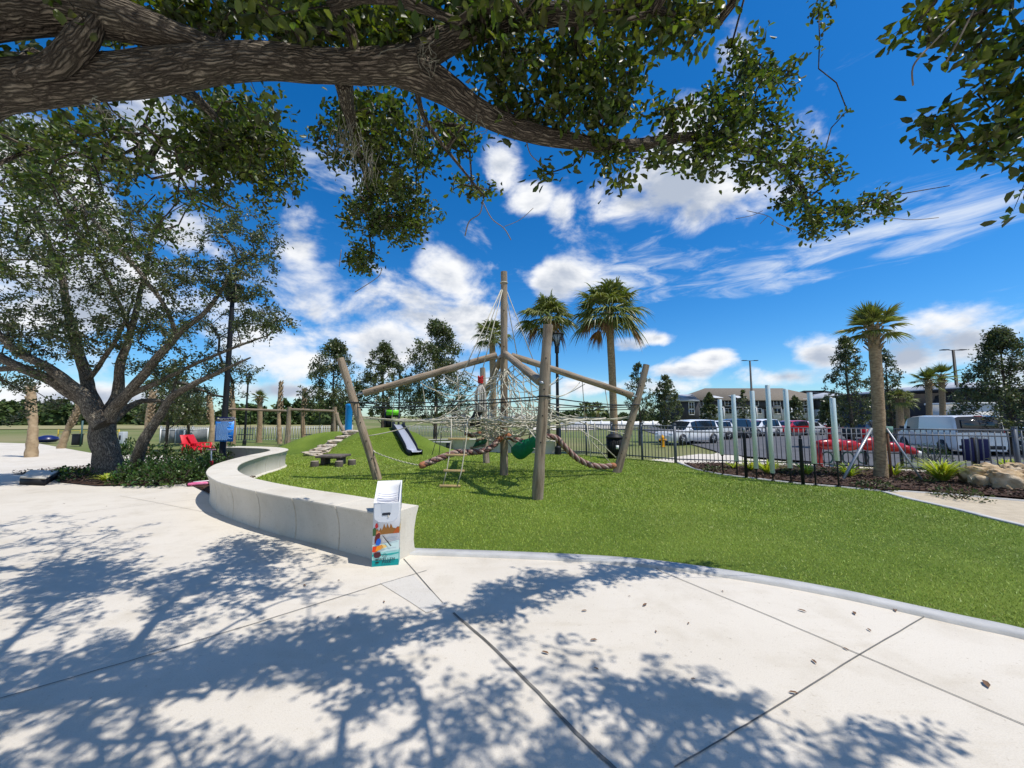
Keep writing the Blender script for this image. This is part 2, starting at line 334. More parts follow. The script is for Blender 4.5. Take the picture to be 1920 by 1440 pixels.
def bark_mat(k=1.0):
    m = bpy.data.materials.new('furrowed_bark'); m.use_nodes = True; nt = m.node_tree; L = nt.links.new; b = nt.nodes['Principled BSDF']; b.inputs['Roughness'].default_value = .95; b.inputs['Specular IOR Level'].default_value = .15
    a = nn(nt, 'ShaderNodeAttribute', attribute_name='tubeco'); nz = nn(nt, 'ShaderNodeTexNoise', i_Scale=14, i_Detail=5); L(a.outputs['Vector'], nz.inputs['Vector'])
    ad = nn(nt, 'ShaderNodeVectorMath', operation='MULTIPLY_ADD'); L(nz.outputs['Color'], ad.inputs[0]); ad.inputs[1].default_value = (.03, .03, .14); L(a.outputs['Vector'], ad.inputs[2])
    mp = nn(nt, 'ShaderNodeMapping'); mp.inputs['Scale'].default_value = (1, 1, .12); L(ad.outputs[0], mp.inputs[0])
    v = nn(nt, 'ShaderNodeTexVoronoi', feature='DISTANCE_TO_EDGE', i_Scale=74); L(mp.outputs[0], v.inputs['Vector'])
    mr = nn(nt, 'ShaderNodeMapRange', interpolation_type='SMOOTHSTEP'); mr.inputs[1].default_value = -.08; mr.inputs[2].default_value = .34; L(v.outputs['Distance'], mr.inputs[0])
    n2 = nn(nt, 'ShaderNodeTexNoise', i_Scale=70, i_Detail=6, i_Roughness=.7); L(mp.outputs[0], n2.inputs['Vector'])
    n3 = nn(nt, 'ShaderNodeTexNoise', i_Scale=5, i_Detail=3); L(a.outputs['Vector'], n3.inputs['Vector'])
    c = nn(nt, 'ShaderNodeMix', data_type='RGBA'); c.inputs[6].default_value = (.04, .031, .024, 1); c.inputs[7].default_value = (min(.5, .30*k), min(.45, .25*k), .195*k, 1); L(mathn(nt, 'MULTIPLY', mr.outputs[0], mathn(nt, 'ADD', mathn(nt, 'MULTIPLY', mathn(nt, 'SUBTRACT', n2.outputs['Fac'], .4), 3.2), .45), True), c.inputs[0])
    r3 = nn(nt, 'ShaderNodeMapRange'); r3.inputs[1].default_value = .52; r3.inputs[2].default_value = .72; L(n3.outputs['Fac'], r3.inputs[0])
    c2 = nn(nt, 'ShaderNodeMix', data_type='RGBA', blend_type='MULTIPLY'); L(r3.outputs[0], c2.inputs[0]); L(c.outputs[2], c2.inputs[6]); c2.inputs[7].default_value = (1.5, 1.55, 1.5, 1); L(c2.outputs[2], b.inputs['Base Color'])
    bp = nn(nt, 'ShaderNodeBump', i_Strength=1.0, i_Distance=.022); L(mathn(nt, 'ADD', mr.outputs[0], mathn(nt, 'MULTIPLY', n2.outputs['Fac'], 1.1)), bp.inputs['Height']); L(bp.outputs[0], b.inputs['Normal'])
    return m
M_bark = bark_mat(); M_barkg = bark_mat(1.7)
M_leaf = mat('oak_leaf', (.05, .076, .014), (.085, .112, .018), scale=1.5, rough=.45, spec=.5, island=.6, transl=.38)
M_leaf2 = mat('oak_leaf_far', (.065, .085, .026), (.10, .12, .042), scale=.7, rough=.38, spec=.6, island=.55, transl=.28)
M_shrub = mat('shrub_leaf', (.035, .075, .016), (.07, .12, .024), scale=2, rough=.35, spec=.5, island=.5, transl=.2)
M_brom = mat('yellow_green_leaf', (.50, .52, .08), (.20, .30, .04), scale=12, rough=.45, island=.4, transl=.25)
M_palm = mat('palm_leaf', (.10, .135, .022), (.19, .205, .05), scale=1.5, rough=.45, spec=.5, island=.45, transl=.2)
M_palmd = mat('dead_palm_leaf', (.30, .16, .06), (.20, .11, .05), scale=3, rough=.8, island=.4)
M_ptrunk = mat('palm_trunk', (.42, .31, .185), (.22, .15, .09), scale=12, rough=.95, stretch=(1, 1, 2.2), bump=1, bscale=24, tube=True)
M_boot = mat('palm_boot', (.32, .24, .15), (.17, .13, .085), scale=6, rough=.9)
M_silver = mat('chime_metal', (.62, .70, .67), rough=.38, metal=.35, spec=.5)
M_steel = mat('grey_steel', (.32, .34, .36), rough=.4, metal=.5)
M_glass = mat('dark_glass', (.012, .016, .022), rough=.08, spec=.8)
M_red = mat('red_paint', (.38, .006, .009), rough=.32, spec=.4, coat=.15)
M_rub = mat('rubber', (.02, .02, .02), rough=.8)
# ------------------------------------------------------------------ ground sheets
def ground():
    rs = [0]+[1.5*i for i in range(1, 24)]+[38, 45, 60, 80, 110, 160, 240, 400, 800, 1600, 3000]; n = 96; V = [(0, 0, -.06)]
    for r in rs[1:]:
        for k in range(n):
            a = 2*PI*k/n; x = r*math.cos(a); y = r*math.sin(a); V.append((x, y, terr(x, y)-.06))
    tri = [(0, 1+k, 1+(k+1) % n) for k in range(n)]; q = []
    for i in range(len(rs)-2):
        for k in range(n): a = 1+i*n+k; b = 1+i*n+(k+1) % n; q.append((a, a+n, b+n, b))
    o = mesh_np('ground', np.array(V), [np.array(tri), np.array(q)], M_lawn); o['kind'] = 'structure'
ground()
def xy(p): return (p[0], p[1])
plaza = [(-40, -12), (30, -12), (30, 9)]+[(16, 9.5), (9, 7), (3, 11), (0, 11), (-7, 12.2)]+[xy(GT(300, 853)), xy(GT(175, 850)), xy(GT(75, 832)), xy(GT(0, 830)), xy(GT(-250, 829)), (-40, 20)]
sheet('plaza_pavement', plaza, 0.0, M_conc, step=1.5)
curb_px = [(773, 1031), (1000, 1039), (1200, 1051), (1400, 1078), (1560, 1106), (1700, 1136), (1800, 1158), (1920, 1184), (2100, 1235), (2400, 1330)]
curb_in = catmull([G(*p) for p in curb_px], 5)
turf_right = [(2600, 1150), (2150, 1040), (1920, 990), (1850, 973), (1780, 955), (1700, 937), (1650, 923), (1573, 915), (1500, 909), (1420, 900), (1350, 891), (1305, 882), (1283, 874), (1267, 869), (1225, 864), (1186, 861)]
tr_pts = [G(*p) for p in turf_right]
turf = [xy(p) for p in curb_in]+[xy(p) for p in tr_pts]+[(3.2, 14.0), (2.0, 15.0), (0, 15.9), (-2.5, 17.3), (-5, 18.7), (-7, 22.5), (-13, 24.5), (-17, 25), (-14.5, 18.5), (-10.2, 13.2), (-9.0, 12.2), (-7.2, 10.8), (-5.2, 6.6), (-4.9, 6.3), (-3.3, 5.3), (-1.3, 4.1)]
BUMPS = [(-5.35, 15.9, 1.75, 1.15, 1.08), (-7.9, 17.1, 2.2, 1.3, 1.0), (-6.6, 17.3, 1.8, 1.0, .55), (.2, 13.6, 1.3, .9, .16)]
def hfun(x, y):
    h = 0
    for cx, cy, sx, sy, a in BUMPS:
        d = ((x-cx)/sx)**2+((y-cy)/sy)**2; h = max(h, a*math.exp(-(d**1.35)*.62)-.04) if d < 9 else h
    return h
def make_turf():
    o = sheet('turf', turf, .012, M_turf, step=.4, hf=hfun); smooth = o.data.polygons; smooth.foreach_set('use_smooth', np.ones(len(smooth), dtype=bool))
make_turf()
# kerb band round the turf
def band(name, pts, w, z0, z1, m, side=1, kind='structure'):
    mb = MB(); V = []
    for i, p in enumerate(pts):
        d = (pts[min(i+1, len(pts)-1)]-pts[max(i-1, 0)]); d.z = 0; d.normalize(); nr = Vector((d.y, -d.x, 0))*side
        t = terr(p.x, p.y)
        for q, z in ((p, z0), (p, z1), (p+nr*w, z1), (p+nr*w, z0)): V.append((q.x, q.y, z+t))
    n = len(pts); Fs = []
    for i in range(n-1):
        for k in range(3): Fs.append((4*i+k, 4*i+k+1, 4*i+4+k+1, 4*i+4+k))
    Fs += [(0, 1, 2, 3), (4*n-1, 4*n-2, 4*n-3, 4*n-4)]
    mb.add(V, Fs); o = mb.build(name, m); o['kind'] = kind; return o
band('turf_kerb', curb_in, .16, -.05, .022, M_kerb)
kerb2 = catmull([G(*p) for p in [(1920, 990), (1850, 973), (1780, 955), (1700, 937), (1650, 923)]], 4)
kerb2 = [G(2300, 1085)]+kerb2
band('path_kerb', kerb2, .10, -.05, .03, M_kerb, side=1)
kerb3 = catmull([G(*p) for p in [(1652, 922.5), (1573, 914.5), (1500, 908.5), (1420, 899.5), (1350, 890.5), (1305, 881.5), (1283, 873.5), (1267, 868)]], 4)
band('bed_kerb', kerb3, .10, -.05, .035, M_kerb, side=1)
# stone path, mulch bed
path = [G(1650, 923), G(1700, 937), G(1780, 955), G(1850, 973), G(1920, 990), G(2300, 1085), G(2500, 1010), G(2200, 957), G(1920, 941), G(1780, 929), G(1700, 923)]
sheet('stone_path', [xy(p) for p in path], .006, M_sand)
band('path_edge', [G(p[0], p[1]) for p in [(1665, 922), (1700, 923), (1780, 929), (1920, 941), (2200, 957), (2500, 1010)]], .06, -.03, .03, M_kerb, side=-1)
bed = [G(1652, 922), G(1700, 922.5), G(1780, 928), G(1920, 940), G(2200, 955), G(2500, 1000), G(2450, 960), G(2200, 925), G(1920, 897), G(1792, 892), G(1650, 884), G(1500, 877), G(1400, 874), G(1330, 871), G(1283, 871), G(1305, 881), G(1350, 890), G(1420, 899), G(1500, 908), G(1573, 914)]
sheet('mulch_bed', [xy(p) for p in bed], .03, M_mulch, step=.5, hf=lambda x, y: .04*mnoise.noise(Vector((x*1.5, y*1.5, 0)))+.02)
bedl_px = [(95, 893), (110, 905), (180, 912), (300, 911), (350, 906), (380, 893)]
bedl = [xy(G(*p)) for p in bedl_px]+[(-5.3, 6.9), (-5.5, 8), (-6.4, 9.5), (-7.5, 10.9), (-8.6, 12.1), (-9.5, 12.3), (-11, 12), (-12.5, 11), (-13.2, 10)]
sheet('planting_bed', bedl, .02, M_mulch, step=.5, hf=lambda x, y: .03*mnoise.noise(Vector((x*1.5, y*1.5, 3))))
# car park
asph = [GT(1262, 824), GT(1300, 834), GT(1340, 845), GT(1400, 856), GT(1560, 869), GT(1920, 888), GT(2600, 900), GT(3200, 830), GT(2600, 806), GT(1920, 801), GT(1500, 801), GT(1250, 801), GT(1200, 805)]
sheet('car_park_asphalt', [xy(p) for p in asph], .01, M_asph, step=2)
walk = [GT(1186, 864), GT(1240, 860), GT(1300, 852), GT(1345, 848), GT(1400, 859), GT(1560, 872), GT(1920, 891), GT(2500, 905), GT(2450, 958), GT(1920, 896), GT(1792, 891), GT(1650, 883), GT(1500, 876), GT(1400, 873), GT(1267, 870)]
sheet('pavement', [xy(p) for p in walk], -.01, M_conc, step=1)
sheet('far_road', [xy(GT(*p)) for p in [(1000, 799), (1262, 797), (1262, 801), (1100, 806), (1000, 806)]], .02, M_conc, step=8)
sheet('far_pavement', [xy(GT(*p)) for p in [(1480, 797.5), (2100, 798), (2100, 800.5), (1480, 800.5)]], .05, M_conc, step=8)
sheet('dry_ground', [xy(GT(*p)) for p in [(-300, 806), (620, 803), (620, 797), (-300, 799)]], .03, mat('dry_grass', (.34, .28, .15), (.22, .22, .09), scale=.3, rough=1), step=8)
# parking bay lines
for i in range(9):
    a = GT(1330+i*62, 812); a.z = 0
    L_, R_ = strip([a, a+Vector((1.2, 5.0, 0))], .12)
    o = sheet('bay_line', [xy(L_[0]), xy(L_[1]), xy(R_[1]), xy(R_[0])], .022, M_white, step=3)
# pavement joints
def joints():
    mb = MB()
    lines = [([(757, 1048), (830, 1131)], .008), ([(850, 1150), (920, 1210), (1010, 1300), (1080, 1375), (1155, 1445)], .018), ([(1207, 1050), (1240, 1072), (1430, 1150), (1612, 1228), (1925, 1362)], .007), ([(1745, 1150), (1612, 1228), (1400, 1360), (1265, 1440)], .007),
             ([(-5, 1312), (250, 1238), (470, 1172), (700, 1100), (800, 1070)], .007), ([(225, 930), (300, 944), (420, 968)], .005), ([(0, 905), (60, 900), (100, 893)], .005), ([(-5, 985), (200, 955), (380, 935)], .005)]
    for px, w in lines:
        pts = [G(*p) for p in px]; q = []
        for i in range(len(pts)-1):
            for j in range(6): q.append(lerp(pts[i], pts[i+1], j/6)+Vector((random.uniform(-.002, .002), random.uniform(-.002, .002), 0)))
        q.append(pts[-1]); L_, R_ = strip(q, w)
        for i in range(len(q)-1):
            mb.poly([v+Vector((0, 0, .005)) for v in (R_[i], R_[i+1], L_[i+1], L_[i])])
    o = mb.build('pavement_joints', M_joint); o['kind'] = 'structure'
    # pale patched slab beside the litter box
    o = sheet('repair_slab', [xy(G(*p)) for p in [(712, 1094), (775, 1079), (838, 1135), (800, 1150), (770, 1130)]], .004, conc_mat('pale_slab', (.58, .545, .49), (.9, .9, .9)))
joints()
# ------------------------------------------------------------------ turf blades near the camera (real blades)
def inside(poly, x, y):
    poly = np.array(poly); res = np.zeros(len(x), bool); j = len(poly)-1
    for i in range(len(poly)):
        xi, yi = poly[i]; xj, yj = poly[j]
        c = ((yi > y) != (yj > y)) & (x < (xj-xi)*(y-yi)/(yj-yi+1e-12)+xi); res ^= c; j = i
    return res
def blades(name, poly, n, ymax, hmin, hmax, w, m):
    xs = rng.uniform(-9, 14, n*12); u = rng.random(n*12); ys = 2.6*(ymax/2.6)**u
    vis = np.abs(xs) < ys*1.42+.3; ok = vis & inside(poly, xs, ys); xs = xs[ok][:n]; ys = ys[ok][:n]; k = len(xs)
    z = np.array([terr(a, b)+hfun(a, b) for a, b in zip(xs, ys)])+.010
    s = np.clip(ys/5, .8, 2.4); h = rng.uniform(hmin, hmax, k)*np.clip(s, .9, 1.5); a = rng.uniform(0, 2*PI, k); ww = w*s
    lean = rng.normal(0, .55, (k, 2))*h[:, None]
    B = np.stack([xs, ys, z], 1); d = np.stack([np.cos(a)*ww, np.sin(a)*ww, np.zeros(k)], 1)
    T = B+np.stack([lean[:, 0], lean[:, 1], h], 1)
    V = np.stack([B-d, B+d, T], 1).reshape(-1, 3)
    o = mesh_np(name, V, np.arange(3*k).reshape(-1, 3), m); tag(o, 'short green artificial grass pile covering the play lawn', 'grass', kind='stuff')
blades('turf_blades', turf, 420000, 15.0, .010, .024, .0026, M_blade)
def chips(name, poly, n, label, spread=(3, 16, 5.5, 10), z0=.05):
    xs = rng.uniform(spread[0], spread[1], n*4); ys = rng.uniform(spread[2], spread[3], n*4); ok = inside(poly, xs, ys); xs = xs[ok][:n]; ys = ys[ok][:n]; k = len(xs)
    c = np.stack([xs, ys, np.array([terr(a, b) for a, b in zip(xs, ys)])+rng.uniform(.02, z0+.05, k)], 1)
    u = rng.normal(0, 1, (k, 3)); u[:, 2] *= .35; u /= np.linalg.norm(u, axis=1)[:, None]; v = np.cross(u, rng.normal(0, 1, (k, 3))*[.4, .4, 1]); v /= np.linalg.norm(v, axis=1)[:, None]
    l = rng.uniform(.02, .05, k)[:, None]; w = rng.uniform(.006, .014, k)[:, None]
    V = np.stack([c-u*l-v*w, c+u*l-v*w, c+u*l+v*w, c-u*l+v*w], 1).reshape(-1, 3)
    o = mesh_np(name, V, np.arange(4*k).reshape(-1, 4), M_chip); tag(o, label, 'mulch', kind='stuff')
chips('bark_chips', [xy(p) for p in bed], 16000, 'dark reddish bark chips in the bed by the chimes', (3, 20, 5.5, 12))
chips('bark_chips', bedl, 5000, 'dark bark chips round the oak trunk', (-14, -5, 6.4, 12.5))
# ------------------------------------------------------------------ leaves and trees
def norm(a): return a/(np.linalg.norm(a, axis=1)[:, None]+1e-9)
def leaves(name, C, D, size, m, parent, asp=.36, simple=False, local=False, fold=.25):
    """one leaf per row: C base points, D directions"""
    k = len(C); D = norm(D); nr = rng.normal(0, 1, (k, 3)); nr[:, 2] += .9; S = norm(np.cross(D, nr)); N = np.cross(S, D)
    l = (size*rng.uniform(.7, 1.25, k))[:, None]; w = l*asp*rng.uniform(.85, 1.15, k)[:, None]
    if simple:
        V = np.stack([C, C+D*l*.55+S*w*.5, C+D*l, C+D*l*.55-S*w*.5], 1).reshape(-1, 3)
        return mesh_np(name, V, np.arange(4*k).reshape(-1, 4), m, parent, local)
    up = N*w*fold
    V = np.stack([C, C+D*l*.35+S*w*.42+up, C+D*l*.75+S*w*.5+up, C+D*l-N*l*.08, C+D*l*.75-S*w*.5+up, C+D*l*.35-S*w*.42+up], 1).reshape(-1, 3)
    b = (np.arange(k)*6)[:, None]
    Fq = np.concatenate([b+np.array([[0, 1, 2, 3]]), b+np.array([[0, 3, 4, 5]])])
    return mesh_np(name, V, Fq, m, parent, local)
def sample_px(ells, per, dscale=1.0):
    """cluster points inside ellipsoids given by photo position: (px,py,rx,ry,depth,ddepth,count)"""
    out = []
    for e in ells:
        px, py, rx, ry, d, dd, n = e
        for _ in range(int(n*per)):
            while True:
                a, b, c = [random.uniform(-1, 1) for _ in range(3)]
                if a*a+b*b+c*c < 1: break
            out.append(P(px+a*rx, py+b*ry, d+c*dd))
    return out
def grow(name_parent, skel, clusters, bark, leafm, leaf_size, per_cluster, seg=.3, twig=.004, parts=('trunk', 'branches', 'leaves'), rsp=.16, simple=False, nseg=14, jit=.12, maxd=4, asp=.36, rough=.12, seed=1, maxr=.05, leafname=None):
    """skel: list of (points, radii) limbs; twigs are grown from the nearest wood to every leaf cluster"""
    random.seed(seed)
    par = name_parent
    mb = MB(); nodes = []; nrad = []
    for pts, rad in skel:
        cp = catmull(pts, nseg//2); m = len(cp); rr = [float(np.interp(i/(m-1)*(len(rad)-1), range(len(rad)), rad)) for i in range(m)]
        w = [Vector(p)+Vector((mnoise.noise(p*1.7), mnoise.noise(p*1.7+Vector((9, 0, 0))), mnoise.noise(p*1.7+Vector((0, 9, 0)))))*r*.5 for p, r in zip(cp, rr)]
        mb.tube(w, rr, n=16 if max(rr) > .08 else 8, rough=rough)
        nodes += w; nrad += rr
    o1 = smooth_by_angle(mb.build(parts[0], bark, par), 60)
    N = np.array([tuple(p) for p in nodes]); nsk = len(N)
    cl = np.array([tuple(c) for c in clusters])
    # distance of each cluster to skeleton
    d0 = np.array([np.min(np.linalg.norm(N-c, axis=1)) for c in cl]); order = np.argsort(d0)
    cap = nsk+len(cl)*14; buf = np.zeros((cap, 3)); buf[:nsk] = N; cnt = nsk; parent_i = [-1]*nsk; tipcount = {}
    ends = []; dirs = []
    for ci in order:
        c = cl[ci]; dd = np.linalg.norm(buf[:cnt]-c, axis=1); j = int(np.argmin(dd)); L = dd[j]
        if L > maxd: ends.append(-1); dirs.append((0, 0, 1)); continue
        k = max(1, min(12, int(L/seg))); last = j; a = buf[j].copy(); side = rng.normal(0, 1, 3)*jit*L*.35
        for i in range(1, k+1):
            t = i/k; p = a+(c-a)*t+side*math.sin(PI*t)+(rng.normal(0, 1, 3)*seg*jit if i < k else 0)
            buf[cnt] = p; parent_i.append(last); last = cnt; cnt += 1
        ends.append(last); v = buf[last]-buf[parent_i[last]]; dirs.append(v)
    # radii by pipe model
    load = np.zeros(cnt)
    for e in ends:
        if e >= 0: load[e] += 1
    for i in range(cnt-1, nsk-1, -1): load[parent_i[i]] += load[i]
    kids = [[] for _ in range(cnt)]
    for i in range(nsk, cnt): kids[parent_i[i]].append(i)
    tb = MB()
    def rad(i): return min(maxr, twig*max(1, load[i])**.5)
    done = set()
    for i in range(nsk, cnt):
        p = parent_i[i]
        if p >= nsk and (kids[p][0] == i): continue
        chain = [p, i]; 
        while kids[chain[-1]]: chain.append(kids[chain[-1]][0])
        rr = [rad(chain[1])]+[rad(q) for q in chain[1:]]; rr[-1] *= .5
        tb.tube([Vector(buf[q]) for q in chain], rr, n=5 if rr[0] > twig*2 else 3, cap=False)
    if tb.n: tb.build(parts[1], bark, par, smooth=True)
    # leaves in rosettes round each twig end and along the last bit of twig
    E = np.array([buf[e] for e in ends if e >= 0]); DV = norm(np.array([d for e, d in zip(ends, dirs) if e >= 0])+rng.normal(0, .02, (len(E), 3)))
    k = per_cluster; C = np.repeat(E, k, 0); DD = np.repeat(DV, k, 0); t = rng.uniform(-1, .15, len(C))
    C = C+DD*(t*rsp)[:, None]+rng.normal(0, rsp*.22, C.shape)
    R_ = rng.normal(0, 1, C.shape); D2 = norm(DD*.55+norm(R_)*.85)
    o3 = leaves(parts[2], C, D2, leaf_size, leafm, par, asp=asp, simple=simple)
    return o1, o3
# ---- the big live oak whose limb crosses the top of the picture
oak = empty('live_oak', (-5.2, -1.6, 0), 'huge live oak with furrowed limb stretching overhead across the top', 'tree')
limb = [Vector((-5.2, -1.5, 1.6)), Vector((-4.2, .3, 2.5)), P(-300, 215, 1.5), P(0, 158, 1.5), P(250, 140, 1.55), P(450, 120, 1.6), P(620, 127, 1.65), P(790, 122, 1.7)]
skel = [
    ([Vector((-5.2, -1.6, -.1)), Vector((-5.25, -1.55, .8)), Vector((-5.2, -1.5, 1.8)), Vector((-4.9, -.9, 3.2)), Vector((-4.2, -.6, 4.6)), Vector((-3.2, -.6, 6.0))], [.52, .42, .38, .3, .22, .1]),
    (limb, [.28, .2, .106, .093, .086, .075, .07, .082]),
    ([Vector((-4.9, -1.0, 2.2)), P(-500, 30, 1.3), P(-120, 30, 1.35), P(60, 18, 1.4), P(200, 28, 1.45), P(330, 70, 1.52), P(440, 106, 1.6), P(560, 128, 1.66)], [.25, .2, .10, .092, .085, .055, .035, .015]),
    ([P(40, 140, 1.42), P(110, 120, 1.42), P(165, 70, 1.42), P(190, 30, 1.42)], [.03, .045, .05, .03]),
    ([P(740, 132, 1.7), P(800, 98, 1.74), P(880, 62, 1.8), P(960, 40, 1.85), P(1040, 28, 1.85), P(1130, 28, 1.8), P(1230, -10, 1.7), P(1330, -90, 1.6)], [.075, .075, .062, .056, .052, .045, .03, .015]),
    ([P(740, 125, 1.7), P(800, 150, 1.75), P(850, 178, 1.82), P(900, 212, 1.9), P(980, 245, 2.0), P(1070, 262, 2.1), P(1180, 270, 2.25), P(1290, 258, 2.45), P(1370, 262, 2.65), P(1440, 300, 2.95), P(1500, 345, 3.15), P(1515, 400, 3.3), P(1530, 440, 3.4)], [.08, .082, .07, .060, .052, .045, .038, .032, .030, .027, .023, .013, .005]),
    ([P(640, 150, 1.75), P(650, 200, 2.1), P(668, 270, 2.7), P(690, 350, 3.2), P(700, 420, 3.7)], [.05, .04, .03, .02, .008]),
    ([P(340, 165, 1.65), P(385, 200, 2.1), P(440, 260, 2.7), P(470, 300, 3.0)], [.03, .025, .02, .01]),
    ([P(780, 160, 1.85), P(800, 230, 2.2), P(860, 310, 2.6), P(910, 370, 2.8)], [.018, .014, .010, .005]),
    ([P(1510, 400, 3.3), P(1580, 395, 3.3), P(1660, 370, 3.3), P(1780, 348, 3.3)], [.009, .008, .006, .003]),
    ([P(1370, 262, 2.65), P(1380, 190, 2.7), P(1400, 110, 2.7)], [.020, .014, .006]),
    ([Vector((-4.2, -.6, 4.6)), Vector((-2.6, -.3, 4.8)), Vector((-.6, .2, 4.9)), Vector((1.4, .3, 4.7)), Vector((3.2, .5, 4.4))], [.16, .12, .09, .06, .03]),
    ([Vector((-4.2, -.6, 4.6)), Vector((-4.2, .9, 5.6)), Vector((-3.8, 2.2, 6.0))], [.15, .1, .04]),
    ([Vector((-2.6, -.3, 4.8)), Vector((-1.8, .9, 5.0)), Vector((-.8, 1.7, 5.2))], [.08, .05, .02]),
    ([Vector((1.4, .3, 4.7)), Vector((1.9, .6, 4.2)), P(2000, -60, 1.45), P(1960, 90, 1.55), P(1930, 200, 1.6), P(1900, 270, 1.65)], [.05, .035, .022, .016, .010, .004]),
    ([P(2000, -60, 1.45), P(1880, 0, 1.55), P(1790, 50, 1.6), P(1740, 90, 1.65)], [.014, .009, .006, .003]),
]
def RD(e):
    px, py, rx, ry, d, dd, n = e
    if px > 1690 and py < 362 or px > 1860: D2 = 1.6+.1*(d-2.3); dd *= .6; n *= .6
    elif px > 940: D2 = float(np.interp(px, [940, 1180, 1370, 1440, 1530, 1700], [1.95, 2.2, 2.6, 2.9, 3.25, 3.3])); D2 = D2 if py > 75 or px > 1330 else 1.7
    elif py < 140: D2 = d*.63; dd *= .7
    else: D2 = float(np.interp(py, [160, 280, 380, 490], [2.3, 3.0, 3.6, 4.0])); dd = max(dd, .45); n = n*1.5
    return (px, py, rx, ry, D2, dd, n)
vis = [  # px, py, rx, ry, depth, ddepth, count
    (720, 40, 150, 55, 2.9, .35, 80), (900, 20, 110, 35, 2.9, .3, 40), (560, 40, 90, 50, 2.8, .3, 36), (400, 30, 110, 40, 2.8, .3, 34), (330, 10, 60, 25, 2.7, .2, 12),
    (430, 215, 90, 45, 2.95, .25, 34), (450, 285, 120, 65, 3.1, .3, 92), (370, 270, 60, 40, 3.0, .25, 16), (520, 330, 60, 45, 3.1, .2, 16), (380, 355, 30, 22, 3.1, .1, 5), (320, 215, 40, 22, 2.9, .1, 4),
    (700, 215, 100, 55, 3.1, .3, 44), (660, 265, 75, 60, 3.15, .3, 28), (745, 310, 80, 60, 3.25, .3, 36), (720, 380, 85, 60, 3.35, .3, 60), (745, 430, 60, 35, 3.4, .2, 26), (680, 490, 42, 32, 3.4, .2, 20), (655, 430, 26, 35, 3.35, .1, 5), (800, 250, 60, 50, 3.2, .2, 18), (860, 245, 45, 45, 3.2, .2, 16), (885, 345, 42, 36, 3.4, .1, 8), (800, 390, 40, 30, 3.4, .15, 8),
    (960, 130, 110, 55, 3.0, .3, 46), (1080, 120, 90, 60, 3.1, .3, 46), (1150, 170, 80, 60, 3.15, .3, 38), (1000, 190, 90, 35, 3.1, .2, 24), (1100, 225, 90, 25, 3.2, .2, 14), (1210, 40, 80, 35, 2.9, .3, 26), (1290, 45, 70, 38, 2.9, .2, 16), (1180, 100, 60, 40, 3.0, .2, 16),
    (1390, 130, 60, 50, 3.4, .25, 24), (1440, 150, 60, 35, 3.45, .2, 16), (1360, 190, 60, 40, 3.45, .2, 24), (1280, 215, 70, 30, 3.4, .2, 16), (1230, 300, 60, 30, 3.35, .2, 10), (1120, 300, 60, 28, 3.3, .2, 9), (1350, 260, 80, 35, 3.5, .25, 28), (1440, 235, 75, 45, 3.5, .25, 32), (1330, 310, 70, 35, 3.55, .2, 16), (1420, 320, 60, 40, 3.6, .2, 20), (1500, 300, 60, 40, 3.65, .2, 20), (1545, 330, 40, 20, 3.7, .15, 6),
    (1500, 390, 50, 40, 3.75, .2, 20), (1560, 405, 60, 28, 3.75, .2, 20), (1640, 385, 70, 18, 3.7, .15, 14), (1530, 435, 35, 12, 3.8, .1, 6), (1030, 330, 30, 14, 3.3, .1, 3), (1180, 335, 30, 14, 3.3, .1, 3), (1420, 60, 30, 25, 3.4, .1, 3), (1560, 300, 40, 12, 3.7, .1, 3), (1590, 210, 18, 10, 3.6, .1, 1),
    (1720, 65, 60, 45, 2.45, .2, 12), (1850, 90, 80, 80, 2.35, .25, 30), (1880, 180, 60, 90, 2.4, .2, 30), (1760, 235, 50, 30, 2.45, .1, 8), (1740, 280, 30, 22, 2.45, .1, 4), (1850, 280, 40, 30, 2.45, .1, 8), (1900, 300, 50, 50, 2.5, .1, 8), (1800, 20, 80, 22, 2.4, .15, 8), (1550, 20, 30, 22, 2.5, .1, 4), (1530, 70, 12, 16, 2.5, .05, 1), (1915, 390, 20, 16, 2.4, .1, 2),
    (120, 250, 120, 50, 3.4, .3, 26), (60, 330, 70, 60, 3.4, .3, 16), (250, 300, 60, 60, 3.4, .3, 10), (60, 110, 60, 15, 2.7, .2, 4), (200, 80, 40, 30, 2.7, .2, 7),
]
random.seed(3)
cl = sample_px([RD(e) for e in vis], 1.25)
# crown above and behind the picture that shades the pavement: clusters stand up-sun of the shaded ground
def shade(px, py):
    """how leafy the crown is above this spot of pavement, read from the dappled shade"""
    v = 0
    for cx, cy, rx, ry, a in SH:
        d = ((px-cx)/rx)**2+((py-cy)/ry)**2
        if d < 1: v = max(v, a) if a > 0 else -1e9 if v == 0 else min(v, 0)
    return v
SH = [(100, 1040, 480, 75, .8), (330, 1120, 330, 70, .85), (150, 1250, 420, 170, 1), (250, 1060, 420, 70, .9), (420, 1180, 300, 90, 1), (820, 1160, 170, 50, .8), (950, 1100, 160, 40, .6), (1180, 1058, 80, 14, .9), (800, 1260, 330, 90, 1), (1120, 1240, 170, 80, .95),
      (1250, 1320, 170, 70, 1), (1330, 1420, 160, 70, 1), (700, 1430, 1000, 60, 1), (900, 1370, 330, 70, .9), (100, 1400, 360, 90, 1), (1250, 1215, 40, 25, .7), (1370, 1198, 32, 20, .9), (1640, 1385, 90, 32, .9), (1560, 1420, 80, 45, 1), (1750, 1400, 60, 20, .9), (590, 1010, 90, 30, .8), (1910, 1195, 60, 14, .7)]
